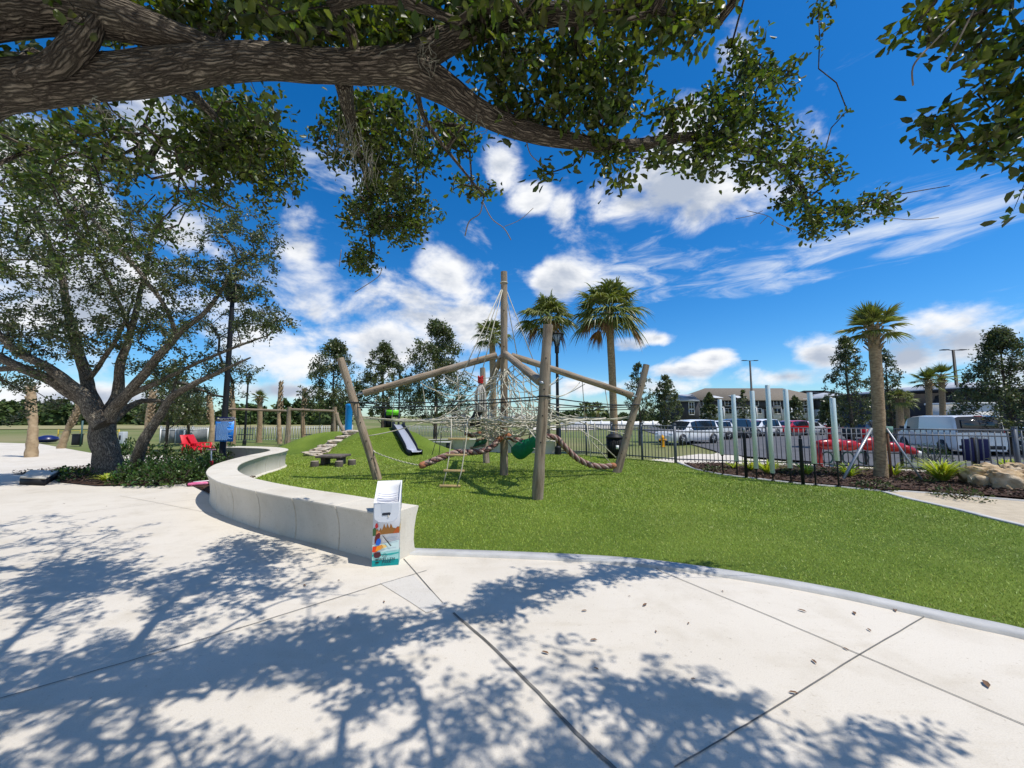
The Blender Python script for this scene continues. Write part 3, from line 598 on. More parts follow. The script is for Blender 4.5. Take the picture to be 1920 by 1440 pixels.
HOLES = [(410, 1335, 150, 28), (590, 1375, 130, 34), (560, 1300, 90, 22), (730, 1225, 75, 26), (640, 1215, 60, 20), (690, 1140, 90, 26), (480, 1165, 70, 14), (860, 1230, 60, 30), (1235, 1365, 45, 22), (300, 1180, 80, 14), (100, 1220, 80, 14), (250, 1130, 90, 14), (740, 1300, 50, 20), (120, 1130, 70, 12), (450, 1395, 60, 14), (330, 1290, 50, 10), (1040, 1160, 70, 18), (300, 1410, 110, 14), (760, 1420, 70, 12), (990, 1330, 40, 14)]
tot = 0; tries = 0; over = []
while tot < 2600 and tries < 120000:
    tries += 1
    px = random.uniform(-900, 1850); py = random.uniform(985, 1900)
    if tries % 4 == 0: px = random.uniform(-200, 640); py = random.uniform(955, 1110)
    if py > 1460: px = random.uniform(-1500, 1650)
    g = G(px, py)
    if random.random() > g.length**2/60+.25: pass
    if py <= 1460 and px > -120:
        if random.random() > shade(px, py): continue
        if any(((px-a)/b)**2+((py-c)/d)**2 < 1 for a, c, b, d in HOLES): continue
    elif px < -120: 
        if mnoise.noise(Vector((g.x, g.y, 0))*1.1) < -.1: continue
    z = random.uniform(2.9, 4.9); q = g+SUN*(z/SUN.z)
    # keep them above the picture's top edge unless the limb's own foliage is there
    v = q-Vector((0, 0, CH)); f = v.y*math.cos(PITCH)+v.z*math.sin(PITCH); up = -v.y*math.sin(PITCH)+v.z*math.cos(PITCH)
    if f > .05:
        sy = 720-F*up/f; sx = 960+F*v.x/f
        if sy > -25 and -60 < sx < 1980 and not (sy < 60 and 280 < sx < 1200) and not (sx < 560 and 170 < sy < 520 and not (330 < sx and sy > 400) and random.random() < .55): continue
    if q.x > 4 or q.x < -9 or q.y > 5.5 or q.y < -3.5: continue
    cl.append(q); tot += 1
grow(oak, skel, cl, M_bark, M_leaf, .054, 13, seg=.2, twig=.0021, rsp=.15, jit=.16, nseg=20, rough=.10, maxr=.035, maxd=5, asp=.48)
# bare dead twigs hanging under the limb
tw = MB()
for pp, r in (([P(905, 375, 2.80), P(900, 400, 2.80), P(880, 415, 2.80), P(872, 442, 2.80)], .006), ([P(905, 378, 2.80), P(922, 410, 2.80), P(945, 428, 2.80), P(958, 450, 2.80)], .005), ([P(945, 425, 2.80), P(975, 412, 2.80), P(1000, 390, 2.80)], .003), ([P(985, 255, 2.05), P(995, 290, 2.05), P(1020, 310, 2.05)], .004),
              ([P(1400, 395, 3.10), P(1440, 405, 3.10), P(1460, 420, 3.10), P(1495, 432, 3.10)], .004), ([P(1440, 405, 3.10), P(1425, 420, 3.10)], .003), ([P(1380, 410, 3.10), P(1410, 404, 3.10), P(1430, 395, 3.10)], .003), ([P(1790, 40, 1.49), P(1740, 90, 1.49), P(1712, 125, 1.49), P(1712, 160, 1.49)], .005), ([P(1830, 10, 1.43), P(1800, 70, 1.43), P(1775, 115, 1.43)], .005), ([P(1620, 400, 3.10), P(1700, 412, 3.10), P(1760, 408, 3.10)], .004), ([P(715, 505, 2.80), P(708, 520, 2.80), P(665, 548, 2.80)], .004), ([P(640, 468, 2.80), P(636, 500, 2.80)], .004)):
    tw = MB(); tw.tube(catmull(pp, 4), r*.8, n=4); tw.build('dead_twig', mat('grey_twig', (.22, .19, .16), rough=.9), oak)
# Spanish moss tufts
M_moss = mat('grey_moss', (.24, .23, .18), rough=1)
for (px, py, d, n_, L_) in ((800, 95, 1.62, 14, .08), (655, 235, 2.1, 26, .22), (690, 285, 2.3, 22, .22), (790, 240, 2.2, 14, .15), (200, 205, 1.45, 10, .05), (980, 60, 1.8, 8, .08), (905, 225, 1.88, 7, .06)):
    b = P(px, py, d); ms = MB()
    for _ in range(n_):
        q = b+Vector((random.gauss(0, .035), random.gauss(0, .04), random.gauss(0, .03))); pts = [q]
        for k in range(4): pts.append(pts[-1]+Vector((random.gauss(0, .015), random.gauss(0, .015), -L_/4*random.uniform(.5, 1.2))))
        ms.tube(pts, .0018, n=3, cap=False)
    ms.build('moss', M_moss, oak)
# ---- multi-stemmed live oak, left
def base(px, py): return GT(px, py)
b = base(203, 893); sk_scale = .8
lo = empty('live_oak', b, 'broad live oak with several grey stems rising from the left planting bed', 'tree')
sk = [([b+Vector((0, 0, -.1)), P(203, 850, b.y), P(192, 800, b.y), P(185, 770, b.y)], [.42, .33, .30, .30]),
      ([P(190, 800, 9.0), P(165, 755, 9.0), P(105, 720, 8.8), P(40, 690, 8.5), P(-60, 640, 8.2)], [.26, .2, .15, .12, .08]),
      ([P(188, 790, 9.0), P(150, 735, 8.8), P(90, 690, 8.5), P(20, 650, 8.3), P(-60, 560, 8.0)], [.22, .17, .12, .09, .05]),
      ([P(188, 790, 9.1), P(165, 720, 9.3), P(150, 670, 9.3), P(130, 600, 9.3), P(110, 500, 9.0), P(60, 380, 8.5)], [.2, .16, .13, .11, .08, .04]),
      ([P(195, 790, 9.2), P(220, 740, 9.4), P(225, 690, 9.4), P(245, 620, 9.4), P(270, 520, 9.2), P(290, 430, 9)], [.2, .15, .12, .09, .06, .03]),
      ([P(205, 790, 9.1), P(235, 745, 9), P(280, 690, 8.8), P(330, 630, 8.7), P(390, 580, 8.6), P(440, 500, 8.6)], [.19, .14, .11, .085, .06, .03]),
      ([P(205, 795, 9.2), P(232, 770, 9.4), P(262, 752, 9.6), P(300, 752, 9.8), P(330, 755, 10)], [.14, .1, .08, .06, .02]),
      ([P(160, 715, 9.3), P(175, 700, 9.2), P(200, 665, 9.1), P(225, 625, 9), P(250, 560, 8.8)], [.09, .07, .06, .05, .03]),
      ([P(235, 745, 9), P(300, 715, 9), P(360, 685, 9), P(430, 655, 9), P(500, 630, 9)], [.1, .07, .05, .04, .02]),
      ([G(243, 893), P(262, 850, 9.0), P(290, 790, 8.9), P(325, 745, 8.8), P(375, 715, 8.7), P(425, 690, 8.6), P(470, 670, 8.6)], [.16, .14, .12, .1, .075, .05, .02]),
      ([P(40, 690, 8.5), P(-60, 690, 8.2), P(-150, 650, 8)], [.08, .07, .05]),
      ([P(245, 620, 9.4), P(220, 560, 9), P(180, 480, 8.5), P(120, 400, 8)], [.07, .05, .04, .02]),
      ([P(330, 630, 8.7), P(300, 560, 8.2), P(200, 440, 7.6), P(100, 330, 7.2)], [.06, .05, .05, .04])]
ov = [(100, 300, 120, 70, 7.3, .8, 60), (30, 250, 70, 60, 7, .8, 30), (60, 430, 120, 100, 7.8, 1.2, 90), (190, 430, 110, 90, 8.2, 1.0, 90), (210, 320, 50, 40, 8, .6, 14), (110, 560, 150, 80, 8.6, 1.2, 110), (260, 540, 90, 70, 8.6, 1.0, 60), (330, 480, 60, 60, 8.8, .8, 34), (440, 420, 62, 50, 8.8, .7, 34), (380, 530, 70, 50, 8.8, .8, 40), (455, 520, 75, 55, 8.8, .8, 50), (500, 460, 40, 40, 8.8, .5, 16),
      (490, 600, 62, 35, 9, .8, 34), (535, 610, 30, 20, 9, .4, 8), (400, 610, 90, 50, 12, .5, 60), (300, 610, 80, 50, 9, 1.0, 40), (170, 640, 100, 45, 9.2, 1.2, 46), (60, 620, 90, 50, 8.8, 1.2, 50), (40, 700, 60, 35, 9, 1, 24), (340, 690, 80, 40, 9.3, 1, 34), (440, 690, 60, 30, 12, .4, 26), (390, 740, 70, 22, 12, .4, 18), (-100, 500, 120, 160, 8, 1.2, 70), (270, 680, 50, 30, 9.4, .6, 12), (90, 760, 50, 16, 9.3, .5, 6), (30, 780, 30, 15, 9.3, .5, 4), (240, 455, 60, 40, 8.6, .8, 16)]
random.seed(5)
sk = [(p, [r*.80 for r in rr]) for p, rr in sk]
grow(lo, sk, sample_px(ov, 1.2), M_barkg, M_leaf2, .078, 30, seg=.35, twig=.0042, rsp=.26, jit=.14, maxd=5, asp=.42, maxr=.04, simple=False)
# ---- smaller trees
def young_tree(px, py, top, halfw, depth, label, cat='tree', n=150, per=22, leaf=.10, m=None, dens=1.5, stakes=False, group=None, shape='oval', seed=1, cb=None, z0=None):
    random.seed(seed); g = P(px, py, depth); g.z = terr(g.x, g.y) if z0 is None else z0
    t = empty('young_oak_tree' if shape == 'oval' else 'conifer_tree', g, label, cat, group)
    T = P(px, top, depth); H = T.z-g.z; hw = halfw/F*depth; cbz = (cb if cb else .28)*H
    sk = [([g+Vector((0, 0, -.1)), g+Vector((.05, 0, H*.3)), g+Vector((-.04, 0, H*.6)), g+Vector((0, 0, H*.93))], [.014*H+.02, .012*H+.015, .012+.006*H, .01])]
    for i in range(9):
        a = i*2.4+seed; z = cbz*.7+(H*.55)*i/9; r = hw*(.75-.4*i/9)
        s0 = g+Vector((0, 0, z)); sk.append(([s0, s0+Vector((math.cos(a)*r*.5, math.sin(a)*r*.5, r*.5)), s0+Vector((math.cos(a)*r, math.sin(a)*r, r*1.1))], [.03, .02, .008]))
    cl = []
    for i in range(int(n*dens)):
        while True:
            u = random.random(); z = cbz+(H-cbz)*u
            if shape == 'oval': w = hw*(math.sin(PI*min(1, (u*.93+.07))**.8)**.55)*(1-.35*u)
            else: w = hw*(1-u)**.8+.05
            a = random.uniform(0, 2*PI); r = w*math.sqrt(random.random()); p = g+Vector((r*math.cos(a), r*math.sin(a)*1.0, z))
            if mnoise.noise(p*(1.4/ max(.5, hw))*1.6+Vector((seed*3, 0, 0))) > -.13: break
        cl.append(p)
    grow(t, sk, cl, M_bark, m or M_leaf2, leaf, per, seg=.5, twig=.007, rsp=.28*max(.6, hw/1.6), jit=.14, nseg=4, rough=.05, maxr=.04, simple=True, asp=.5)
    return t
young_tree(622, 812, 640, 66, 27, 'leafy young oak left of the rope climber, nearest the blue post', n=260, per=26, leaf=.17, seed=2)
young_tree(716, 808, 643, 58, 27, 'leafy young oak behind the slide, middle of the three in a row', n=240, per=26, leaf=.17, seed=3)
young_tree(816, 812, 602, 82, 25, 'fullest young oak rising behind the left beam of the climber', n=380, per=26, leaf=.17, seed=4, cb=.22)
young_tree(1200, 815, 682, 34, 27, 'thin young oak just right of the leaning climber post', n=130, per=20, leaf=.14, seed=5)
young_tree(1250, 812, 705, 34, 30, 'small dense young oak behind the white people carrier', n=170, per=26, leaf=.16, seed=6, cb=.2)
young_tree(1597, 812, 632, 44, 24, 'slender young tree left of the staked palm', n=300, per=22, leaf=.13, seed=7, cb=.2)
young_tree(1672, 812, 655, 34, 26, 'slender young tree half hidden behind the staked palm', n=170, per=22, leaf=.13, seed=8, cb=.2)
young_tree(1331, 795, 738, 17, 60, 'small columnar evergreen in front of the long apartment block', n=160, per=26, leaf=.30, seed=9, cb=.05)
young_tree(1493, 793, 742, 17, 62, 'small tree before the apartment block between the chimes', n=90, per=22, leaf=.30, seed=10, cb=.1)
young_tree(1396, 792, 732, 14, 60, 'wispy small tree before the apartment block behind the second chime', n=60, per=16, leaf=.28, seed=14, cb=.15)
young_tree(1553, 793, 745, 18, 55, 'dark bushy small tree by the right end of the apartment block', n=150, per=26, leaf=.30, seed=11, cb=.05)
young_tree(1895, 815, 612, 90, 20, 'tall pointed conifer at the right edge behind the parked van', n=420, per=30, leaf=.14, seed=12, cb=.14, shape='cone')
young_tree(312, 808, 690, 62, 22, 'shady young oak seen beneath the left oak, nearest the fence corner', n=260, per=22, leaf=.14, seed=13, cb=.35)
young_tree(352, 806, 725, 45, 27, 'small oak beyond the sign pole under the left oak canopy', n=160, per=22, leaf=.15, seed=15, cb=.35)
# ---- far woodland: reads as one dark mass
def woodland():
    V = []; mbk = MB(); C = []; 
    for i in range(150):
        px = random.uniform(-500, 660) if i < 125 else random.uniform(1000, 1340); d = random.uniform(85, 125) if i < 125 else random.uniform(150, 190)
        b = P(px, 780, d); h = random.uniform(2.9, 5.0)*(1 if i < 125 else .8)+(1.2 if (px < 130 or 520 < px) and i < 125 and random.random() < .45 else 0); w = random.uniform(2.5, 5)
        n = 420
        a = rng.uniform(0, 2*PI, n); u = rng.random(n); r = w*np.sqrt(1-u**2)*rng.uniform(.65, 1.08, n)
        C.append(np.stack([b.x+r*np.cos(a), b.y+r*np.sin(a)*.6, -.6+(h+.6)*u*rng.uniform(.85, 1.05, n)], 1))
        rr = [(w*.62*math.sqrt(max(0, 1-t*t)), (h+.4)*t*.68) for t in (0, .3, .6, .85, .97)]; mbk.lathe(rr, (b.x, b.y, -.6), 9)
    C = np.concatenate(C); D = rng.normal(0, 1, C.shape)
    m = mat('woodland_leaf', (.035, .062, .014), (.075, .11, .025), scale=.12, rough=.7, island=.45)
    o = leaves('far_woodland', C, D, 1.0, m, None, asp=.8, simple=True); tag(o, 'dark green woodland edge along the horizon', 'woodland', kind='stuff')
    o = mbk.build('far_thicket', mat('thicket', (.02, .035, .01), rough=1)); tag(o, 'dense dark thicket inside the woodland edge', 'woodland', kind='stuff')
woodland()
# ---- shrubs in the planting bed
def shrub(px, py, w, h, n, label, m=None, leaf=.07, depth=None, group='shrubs in the oak planting bed'):
    g = GT(px, py); 
    if depth: g = P(px, 780, depth); g.z = terr(g.x, g.y)
    t = empty('shrub', g, label, 'shrub', group); k = n
    a = rng.uniform(0, 2*PI, k); u = rng.random(k)**.6; el = rng.uniform(.05, 1, k); rr = w*np.sqrt(np.clip(1-(el*.9)**2, .05, 1))*u**.4
    C = np.stack([g.x+rr*np.cos(a), g.y+rr*np.sin(a), g.z+el*h*(.9+.25*np.sin(a*3+px))], 1)
    D = C-np.array([g.x, g.y, g.z-.1])+rng.normal(0, .25, C.shape)
    leaves('leaves', C, D, leaf, m or M_shrub, t, asp=.5)
    mb = MB()
    for i in range(9):
        aa = i*.7; mb.tube([g+Vector((0, 0, -.05)), g+Vector((math.cos(aa)*w*.35, math.sin(aa)*w*.35, h*.5)), g+Vector((math.cos(aa)*w*.7, math.sin(aa)*w*.7, h*.85))], [.012, .009, .004], n=4)
    mb.build('stems', M_bark, t)
for i, (px, py, w, h, lb) in enumerate([(255, 905, .45, .42, 'lit green shrub right of the leaning oak stem'), (295, 908, .5, .45, 'glossy lit shrub at the front of the oak bed, left of centre'), (335, 908, .5, .5, 'glossy lit shrub at the front middle of the oak bed'), (366, 900, .38, .45, 'lit shrub at the front beside the curved wall tip'),
                        (250, 880, .5, .75, 'dark shrub close behind the leaning stem'), (290, 878, .55, .62, 'dark shrub at the back, left of the red chair'), (335, 880, .55, .55, 'dark shrub at the back below the red chair'), (372, 876, .5, .5, 'dark shrub left of the sign pole'),
                        (415, 868, .5, .55, 'dark shrub at the foot of the sign pole'), (450, 860, .45, .4, 'low shrub in the hollow of the curved wall'), (228, 862, .5, .8, 'dark shrub tucked behind the oak trunk'), (395, 885, .4, .4, 'low shrub around the scooter handle')]):
    shrub(px, py, w, h, 620, lb)
for i, (px, py, w, h, lb) in enumerate([(125, 895, .35, .22, 'low sparse plant at the left end of the oak bed'), (150, 900, .35, .25, 'low dark plant second from the left bed end'), (175, 893, .3, .25, 'low dark plant just left of the oak trunk'), (218, 905, .22, .14, 'small creeping plant in front of the oak trunk')]):
    shrub(px, py, w, h, 130, lb, group='low plants at the left end of the oak bed')
# ---- strappy yellow-green plants
def strap_plant(px, py, r, h, n, label, m=None, group='yellow-green strap-leaved plants', depth=None):
    g = GT(px, py); t = empty('strap_leaf_plant', g, label, 'plant', group); V = []; Fq = []; b = 0
    for i in range(n):
        a = random.uniform(0, 2*PI); L_ = r*random.uniform(.7, 1.15); hh = h*random.uniform(.55, 1.1); w = .017*random.uniform(.7, 1.2)
        s = Vector((-math.sin(a), math.cos(a), 0)); d = Vector((math.cos(a), math.sin(a), 0)); K = 5
        for k in range(K+1):
            u = k/K; p = g+d*(L_*u)+Vector((0, 0, hh*(1.9*u-1.15*u*u)*1.2+.02)); ww = w*(1-u**2.2)+.001
            V += [p+s*ww, p-s*ww]
        for k in range(K): Fq.append((b+2*k, b+2*k+1, b+2*k+3, b+2*k+2))
        b += 2*(K+1)
    mesh_np('leaves', np.array([tuple(v) for v in V]), np.array(Fq), m or M_brom, t)
for px, py, r, h, n, lb in [(1440, 893, .45, .38, 70, 'yellow strap plant behind the tallest chime'), (1408, 886, .35, .3, 50, 'yellow strap plant behind the third chime'), (1375, 882, .3, .2, 40, 'low strap plant behind the first two chimes'), (1512, 895, .35, .32, 60, 'yellow strap plant beside the sixth chime'), (1592, 898, .45, .32, 70, 'yellow strap plant just left of the staked palm'), (1676, 898, .35, .36, 60, 'yellow strap plant right of the palm trunk'), (1768, 908, .62, .5, 160, 'largest yellow strap plant beside the boulders'), (1890, 885, .4, .35, 60, 'yellow strap plant behind the boulders at the right edge')]:
    strap_plant(px, py, r, h, n, lb)
strap_plant(199, 907, .28, .2, 50, 'bright strap-leaved plant at the foot of the oak trunk')
strap_plant(119, 893, .3, .2, 40, 'pale grassy plant beside the black low bench', group='strap plants by the oak')
M_gc = mat('groundcover_leaf', (.05, .085, .02), (.10, .12, .03), scale=2, rough=.5, island=.5)
for px, py, r, lb in [(1340, 886, .3, 'low green plant at the left tip of the chime bed'), (1480, 893, .3, 'low green plant between the fifth and sixth chimes'), (1640, 918, .35, 'low green plant in front of the palm trunk'), (1560, 893, .3, 'low green plant behind the last chime'), (1720, 908, .35, 'low green plant by the right palm brace'), (1800, 935, .4, 'low green plant in front of the boulders'), (1905, 905, .4, 'low green plant at the right edge by the boulders')]:
    shrub(px, py, r, .16, 150, lb, m=M_gc, leaf=.06, group='low green plants in the chime bed')
shrub(1752, 868, .6, .75, 900, 'dark rounded bush inside the fence in front of the van', leaf=.05, group='dark bushes by the car park')
shrub(1716, 860, .5, .6, 500, 'loose green bush behind the end of the red sculpture', leaf=.05, group='dark bushes by the car park')
# ---- palms
def fan_palm(px, crown_py, base_py, depth, cr, label, nf=30, tw=.17, droop=1.0, group='fan palms in the park', dead=5, upright=False, lean=0, z0=None, boots=True, basew=1.25, leaf=1.0, name='fan_palm', trunkpx=None):
    top = P(px, crown_py, depth); g = P(trunkpx or px, base_py, depth); g.z = terr(g.x, g.y) if z0 is None else z0
    t = empty(name, g, label, 'palm tree', group); H = top.z-g.z
    pts = [lerp(g, top, u)+Vector((math.sin(u*3)*.06*tw*4+lean*u*(1-u), 0, 0)) for u in [i/24 for i in range(25)]]; pts[0].z -= .1
    rr = [tw*(basew-(basew-1)*min(1, u*5))*(1+.03*math.sin(u*H*22)) for u in [i/24 for i in range(25)]]
    mb = MB(); mb.tube(pts, rr, n=14, rough=.06); smooth_by_angle(mb.build('trunk', M_ptrunk, t), 60)
    if boots:
        bb = MB()
        for i in range(34):
            u = i/34; z = top+(g-top).normalized()*(H*.16*(1-u)) if False else top+Vector((0, 0, -H*.17*(1-u)-.02)); a = i*2.4
            d = Vector((math.cos(a), math.sin(a), 0)); bb.bar(z+d*tw*.7, z+d*tw*1.75+Vector((0, 0, tw*1.4)), .075*tw/.17, .02)
        bb.build('leaf_boots', M_boot, t)
    V = []; Fq = []; Vd = []; Fd = []; pet = MB()
    for i in range(nf+dead):
        isd = i >= nf; a = i*2.399+random.uniform(-.2, .2); u = (i % nf)/nf
        el = (R(80)-R(112)*u*droop) if not isd else R(-35)
        if upright: el = R(92)-R(118)*u
        el += random.gauss(0, .13); pl = cr*(.42 if not upright else .38)*random.uniform(.7, 1.25); d = Vector((math.cos(a)*math.cos(el), math.sin(a)*math.cos(el), math.sin(el)))
        c0 = top+Vector((0, 0, -.05)); c1 = c0+d*pl+Vector((0, 0, -.04*cr)); pet.tube([c0, lerp(c0, c1, .5)+Vector((0, 0, .03)), c1], [.018, .013, .009], n=4, cap=False)
        s = d.cross(Vector((0, 0, 1)));  s = s.normalized() if s.length > .01 else Vector((1, 0, 0)); nrm = s.cross(d).normalized()
        nb = 26; fl = cr*(.62 if not isd else .5)*random.uniform(.85, 1.1)
        VV, FF = (Vd, Fd) if isd else (V, Fq)
        for k in range(nb):
            th = lerp(-1.9, 1.9, k/(nb-1))*(.8 if not upright else .62)*(1 if not isd else .5); b = (d*math.cos(th)+s*math.sin(th)).normalized(); L_ = fl*(1-.25*abs(th)/1.9)*random.uniform(.72, 1.12)
            sd = b.cross(nrm).normalized(); sd = (sd*.75+nrm*.6*(1 if k % 2 else -1)).normalized(); w = .022*cr/1.2*leaf; bi = len(VV); K = 4
            sag = random.uniform(.45, .85)*(1 if not upright else .10+.55*u)*(1.5 if isd else 1)
            for q in range(K+1):
                uu = q/K; p = c1+b*(L_*uu*(1-.18*uu*sag))-Vector((0, 0, 1))*(L_*sag*max(0, uu-.3)**1.7*1.3); ww = w*(.45+1.4*uu if uu < .4 else (1-uu)/.6*1.0)+.001
                VV += [p+sd*ww, p-sd*ww]
            for q in range(K): FF.append((bi+2*q, bi+2*q+1, bi+2*q+3, bi+2*q+2))
    mesh_np('fronds', np.array([tuple(v) for v in V]), np.array(Fq), M_palm, t)
    if Vd: mesh_np('dead_fronds', np.array([tuple(v) for v in Vd]), np.array(Fd), M_palmd, t)
    pet.build('frond_stalks', M_palm, t)
    return t
random.seed(11)
fan_palm(1141, 584, 826, 15.8, 1.95, 'tallest fan palm, full windblown crown, trunk beside the litter bin', nf=46, tw=.155, trunkpx=1152, boots=False, dead=4)
fan_palm(1026, 594, 828, 17.5, 1.7, 'fan palm whose trunk hides behind the front climber post', nf=42, tw=.16, trunkpx=1024, boots=False, dead=5)
fan_palm(922, 628, 826, 20, 1.25, 'shorter fan palm just left of the central climber mast', nf=34, tw=.17, trunkpx=925, boots=False, dead=1)
fan_palm(1637, 612, 897, 8.95, .82, 'staked fan palm with upright fronds in the chime bed', nf=22, tw=.115, upright=True, dead=0, trunkpx=1652, z0=.02, leaf=1.3, basew=1.2)
fan_palm(1740, 714, 806, 27, 1.3, 'left one of the two slim palms beyond the van', nf=20, tw=.17, upright=True, dead=0)
fan_palm(1765, 706, 806, 27.5, 1.25, 'right one of the two slim palms beyond the van', nf=20, tw=.17, upright=True, dead=0)
fan_palm(1685, 745, 808, 25, 1.0, 'short leafy palm behind the staked palm, left of the slim pair', nf=24, tw=.2, dead=0)
fan_palm(1697, 752, 808, 27, .9, 'short palm right behind the leafy short one', nf=20, tw=.2, dead=0)
fan_palm(487, 745, 806, 30, .8, 'far small green palm behind the swing beam', nf=18, tw=.18, dead=0, group='far palms behind the swing frame', upright=True)
for i, px in enumerate((1097, 1120)):
    fan_palm(px, 766, 792, 110, 3.2, ('distant tiny palm left of the pair on the horizon', 'distant tiny palm right of the pair on the horizon')[i], nf=16, tw=.5, dead=0, group='distant palms on the horizon', boots=False, leaf=3)
def bare_palm(px, top, basepx, basepy, depth, tw, label, crown=0, m=None, bulge=1.0):
    T = P(px, top, depth); g = P(basepx, basepy, depth); g.z = terr(g.x, g.y)
    t = empty('cropped_palm', g, label, 'palm tree', 'newly planted palms with cropped tops'); mb = MB()
    us = [i/16 for i in range(17)]; mb.tube([lerp(g, T, u)+Vector((.12*math.sin(PI*u)*(1 if px < basepx else -1), 0, 0)) for u in us], [tw*(1.15*bulge-.5*min(1, u*1.6)*bulge+.18*(1 if u > .55 else 0)+.10*math.sin(u*40)) for u in us], n=10, rough=.1)
    smooth_by_angle(mb.build('trunk', m or M_ptrunk, t), 60); bb = MB()
    for i in range(46):
        u = .5+.5*i/46; a = i*2.4; z = lerp(g, T, u); d = Vector((math.cos(a), math.sin(a), 0)); bb.bar(z+d*tw*.5, z+d*tw*1.15+Vector((0, 0, tw*1.2)), .4*tw, .05)
    bb.build('leaf_boots', M_boot, t)
M_pt2 = mat('palm_trunk_pale', (.46, .34, .21), (.30, .21, .12), scale=5, rough=.95, bump=.8, tube=True)
bare_palm(57, 725, 60, 838, 19, .17, 'stout pale cropped palm at the far left beside the pavement', m=M_pt2, bulge=1.2)
bare_palm(152, 760, 116, 826, 24, .19, 'leaning orange-barked cropped palm left of the oak trunk', m=M_pt2)
bare_palm(287, 735, 276, 832, 20, .14, 'slim cropped palm seen between the oak stems', m=M_pt2)
bare_palm(392, 742, 397, 824, 24, .16, 'cropped palm just left of the blue sign', m=M_pt2)
bare_palm(434, 728, 438, 806, 27, .16, 'cropped palm right of the sign pole under the leaves')
bare_palm(527, 716, 526, 806, 28, .15, 'tall straight cropped palm behind the swing frame', m=M_pt2)
bare_palm(571, 730, 571, 806, 30, .17, 'orange-topped cropped palm behind the right swing beam')
# ------------------------------------------------------------------ seat walls
def seat_wall(name, ctr, w, h, label, m=M_wallc, joint=.82, z_at=None):
    pts = catmull(ctr, 14); s = [0]
    for i in range(1, len(pts)): s.append(s[-1]+(pts[i]-pts[i-1]).length)
    ts = [(i*.05, 1) for i in range(int(s[-1]/.05)+1)]+[(s[-1], 1)]; k = joint
    while k < s[-1]-.1: ts = [q for q in ts if abs(q[0]-k) > .02]+[(k-.012, 1), (k-.005, .90), (k+.005, .90), (k+.012, 1)]; k += joint
    ts.sort(); N = len(ts)-1; P2 = [(Vector((float(np.interp(t, s, [p.x for p in pts])), float(np.interp(t, s, [p.y for p in pts])), 0)), gq) for t, gq in ts]
    prof = [(-.47, -.1), (-.47, 0.03), (-.38, .12), (-.345, .3), (-.36, .55), (-.42, .8), (-.485, .95), (-.5, .975), (-.49, 1.0), (-.3, 1.003), (0, 1.005), (.3, 1.003), (.49, 1.0), (.5, .975), (.485, .95), (.42, .8), (.36, .55), (.34, .3), (.345, .1), (.36, 0), (.36, -.1)]
    V = []; n = len(prof)
    for i, (p, t) in enumerate(P2):
        d = (P2[min(i+3, N)][0]-P2[max(i-3, 0)][0]).normalized(); nr = Vector((-d.y, d.x, 0)); g = t
        for a, b in prof:
            gg = g if .0 <= b else 1; V.append((p.x+nr.x*a*w*gg, p.y+nr.y*a*w*gg, terr(p.x, p.y)+b*h*(1 if g == 1 or b < .99 else .99)))
    Fs = [(i*n+k, (i+1)*n+k, (i+1)*n+k+1, i*n+k+1) for i in range(N) for k in range(n-1)]
    mb = MB(); mb.add(V, Fs+[tuple(range(n)), tuple(N*n+k for k in range(n-1, -1, -1))])
    o = mb.build(name, m); smooth_by_angle(o, 30); return tag(o, label, 'wall')
H = .5
cpx = [(758, 956), (718, 950), (665, 941), (612, 932), (560, 924), (510, 915), (468, 906), (437, 897), (417, 884), (424, 872), (447, 863), (480, 854), (510, 848), (524, 843.5), (515, 840.5), (495, 839), (465, 838), (424, 837.5)]
seat_wall('seat_wall', [G(px, py, H) for px, py in cpx], .46, H, 'pale concrete seat wall curving in an S from the litter box round the planting bed')
seat_wall('seat_wall', [Vector(v) for v in ((1.72, 14.9, 0), (1.1, 15.0, 0), (.2, 15.3, 0), (-1.2, 16.1, 0), (-2.8, 17.2, 0), (-4.4, 18.3, 0), (-5.6, 19.6, 0))], .5, .52, 'far concrete seat wall curving behind the rope climber')
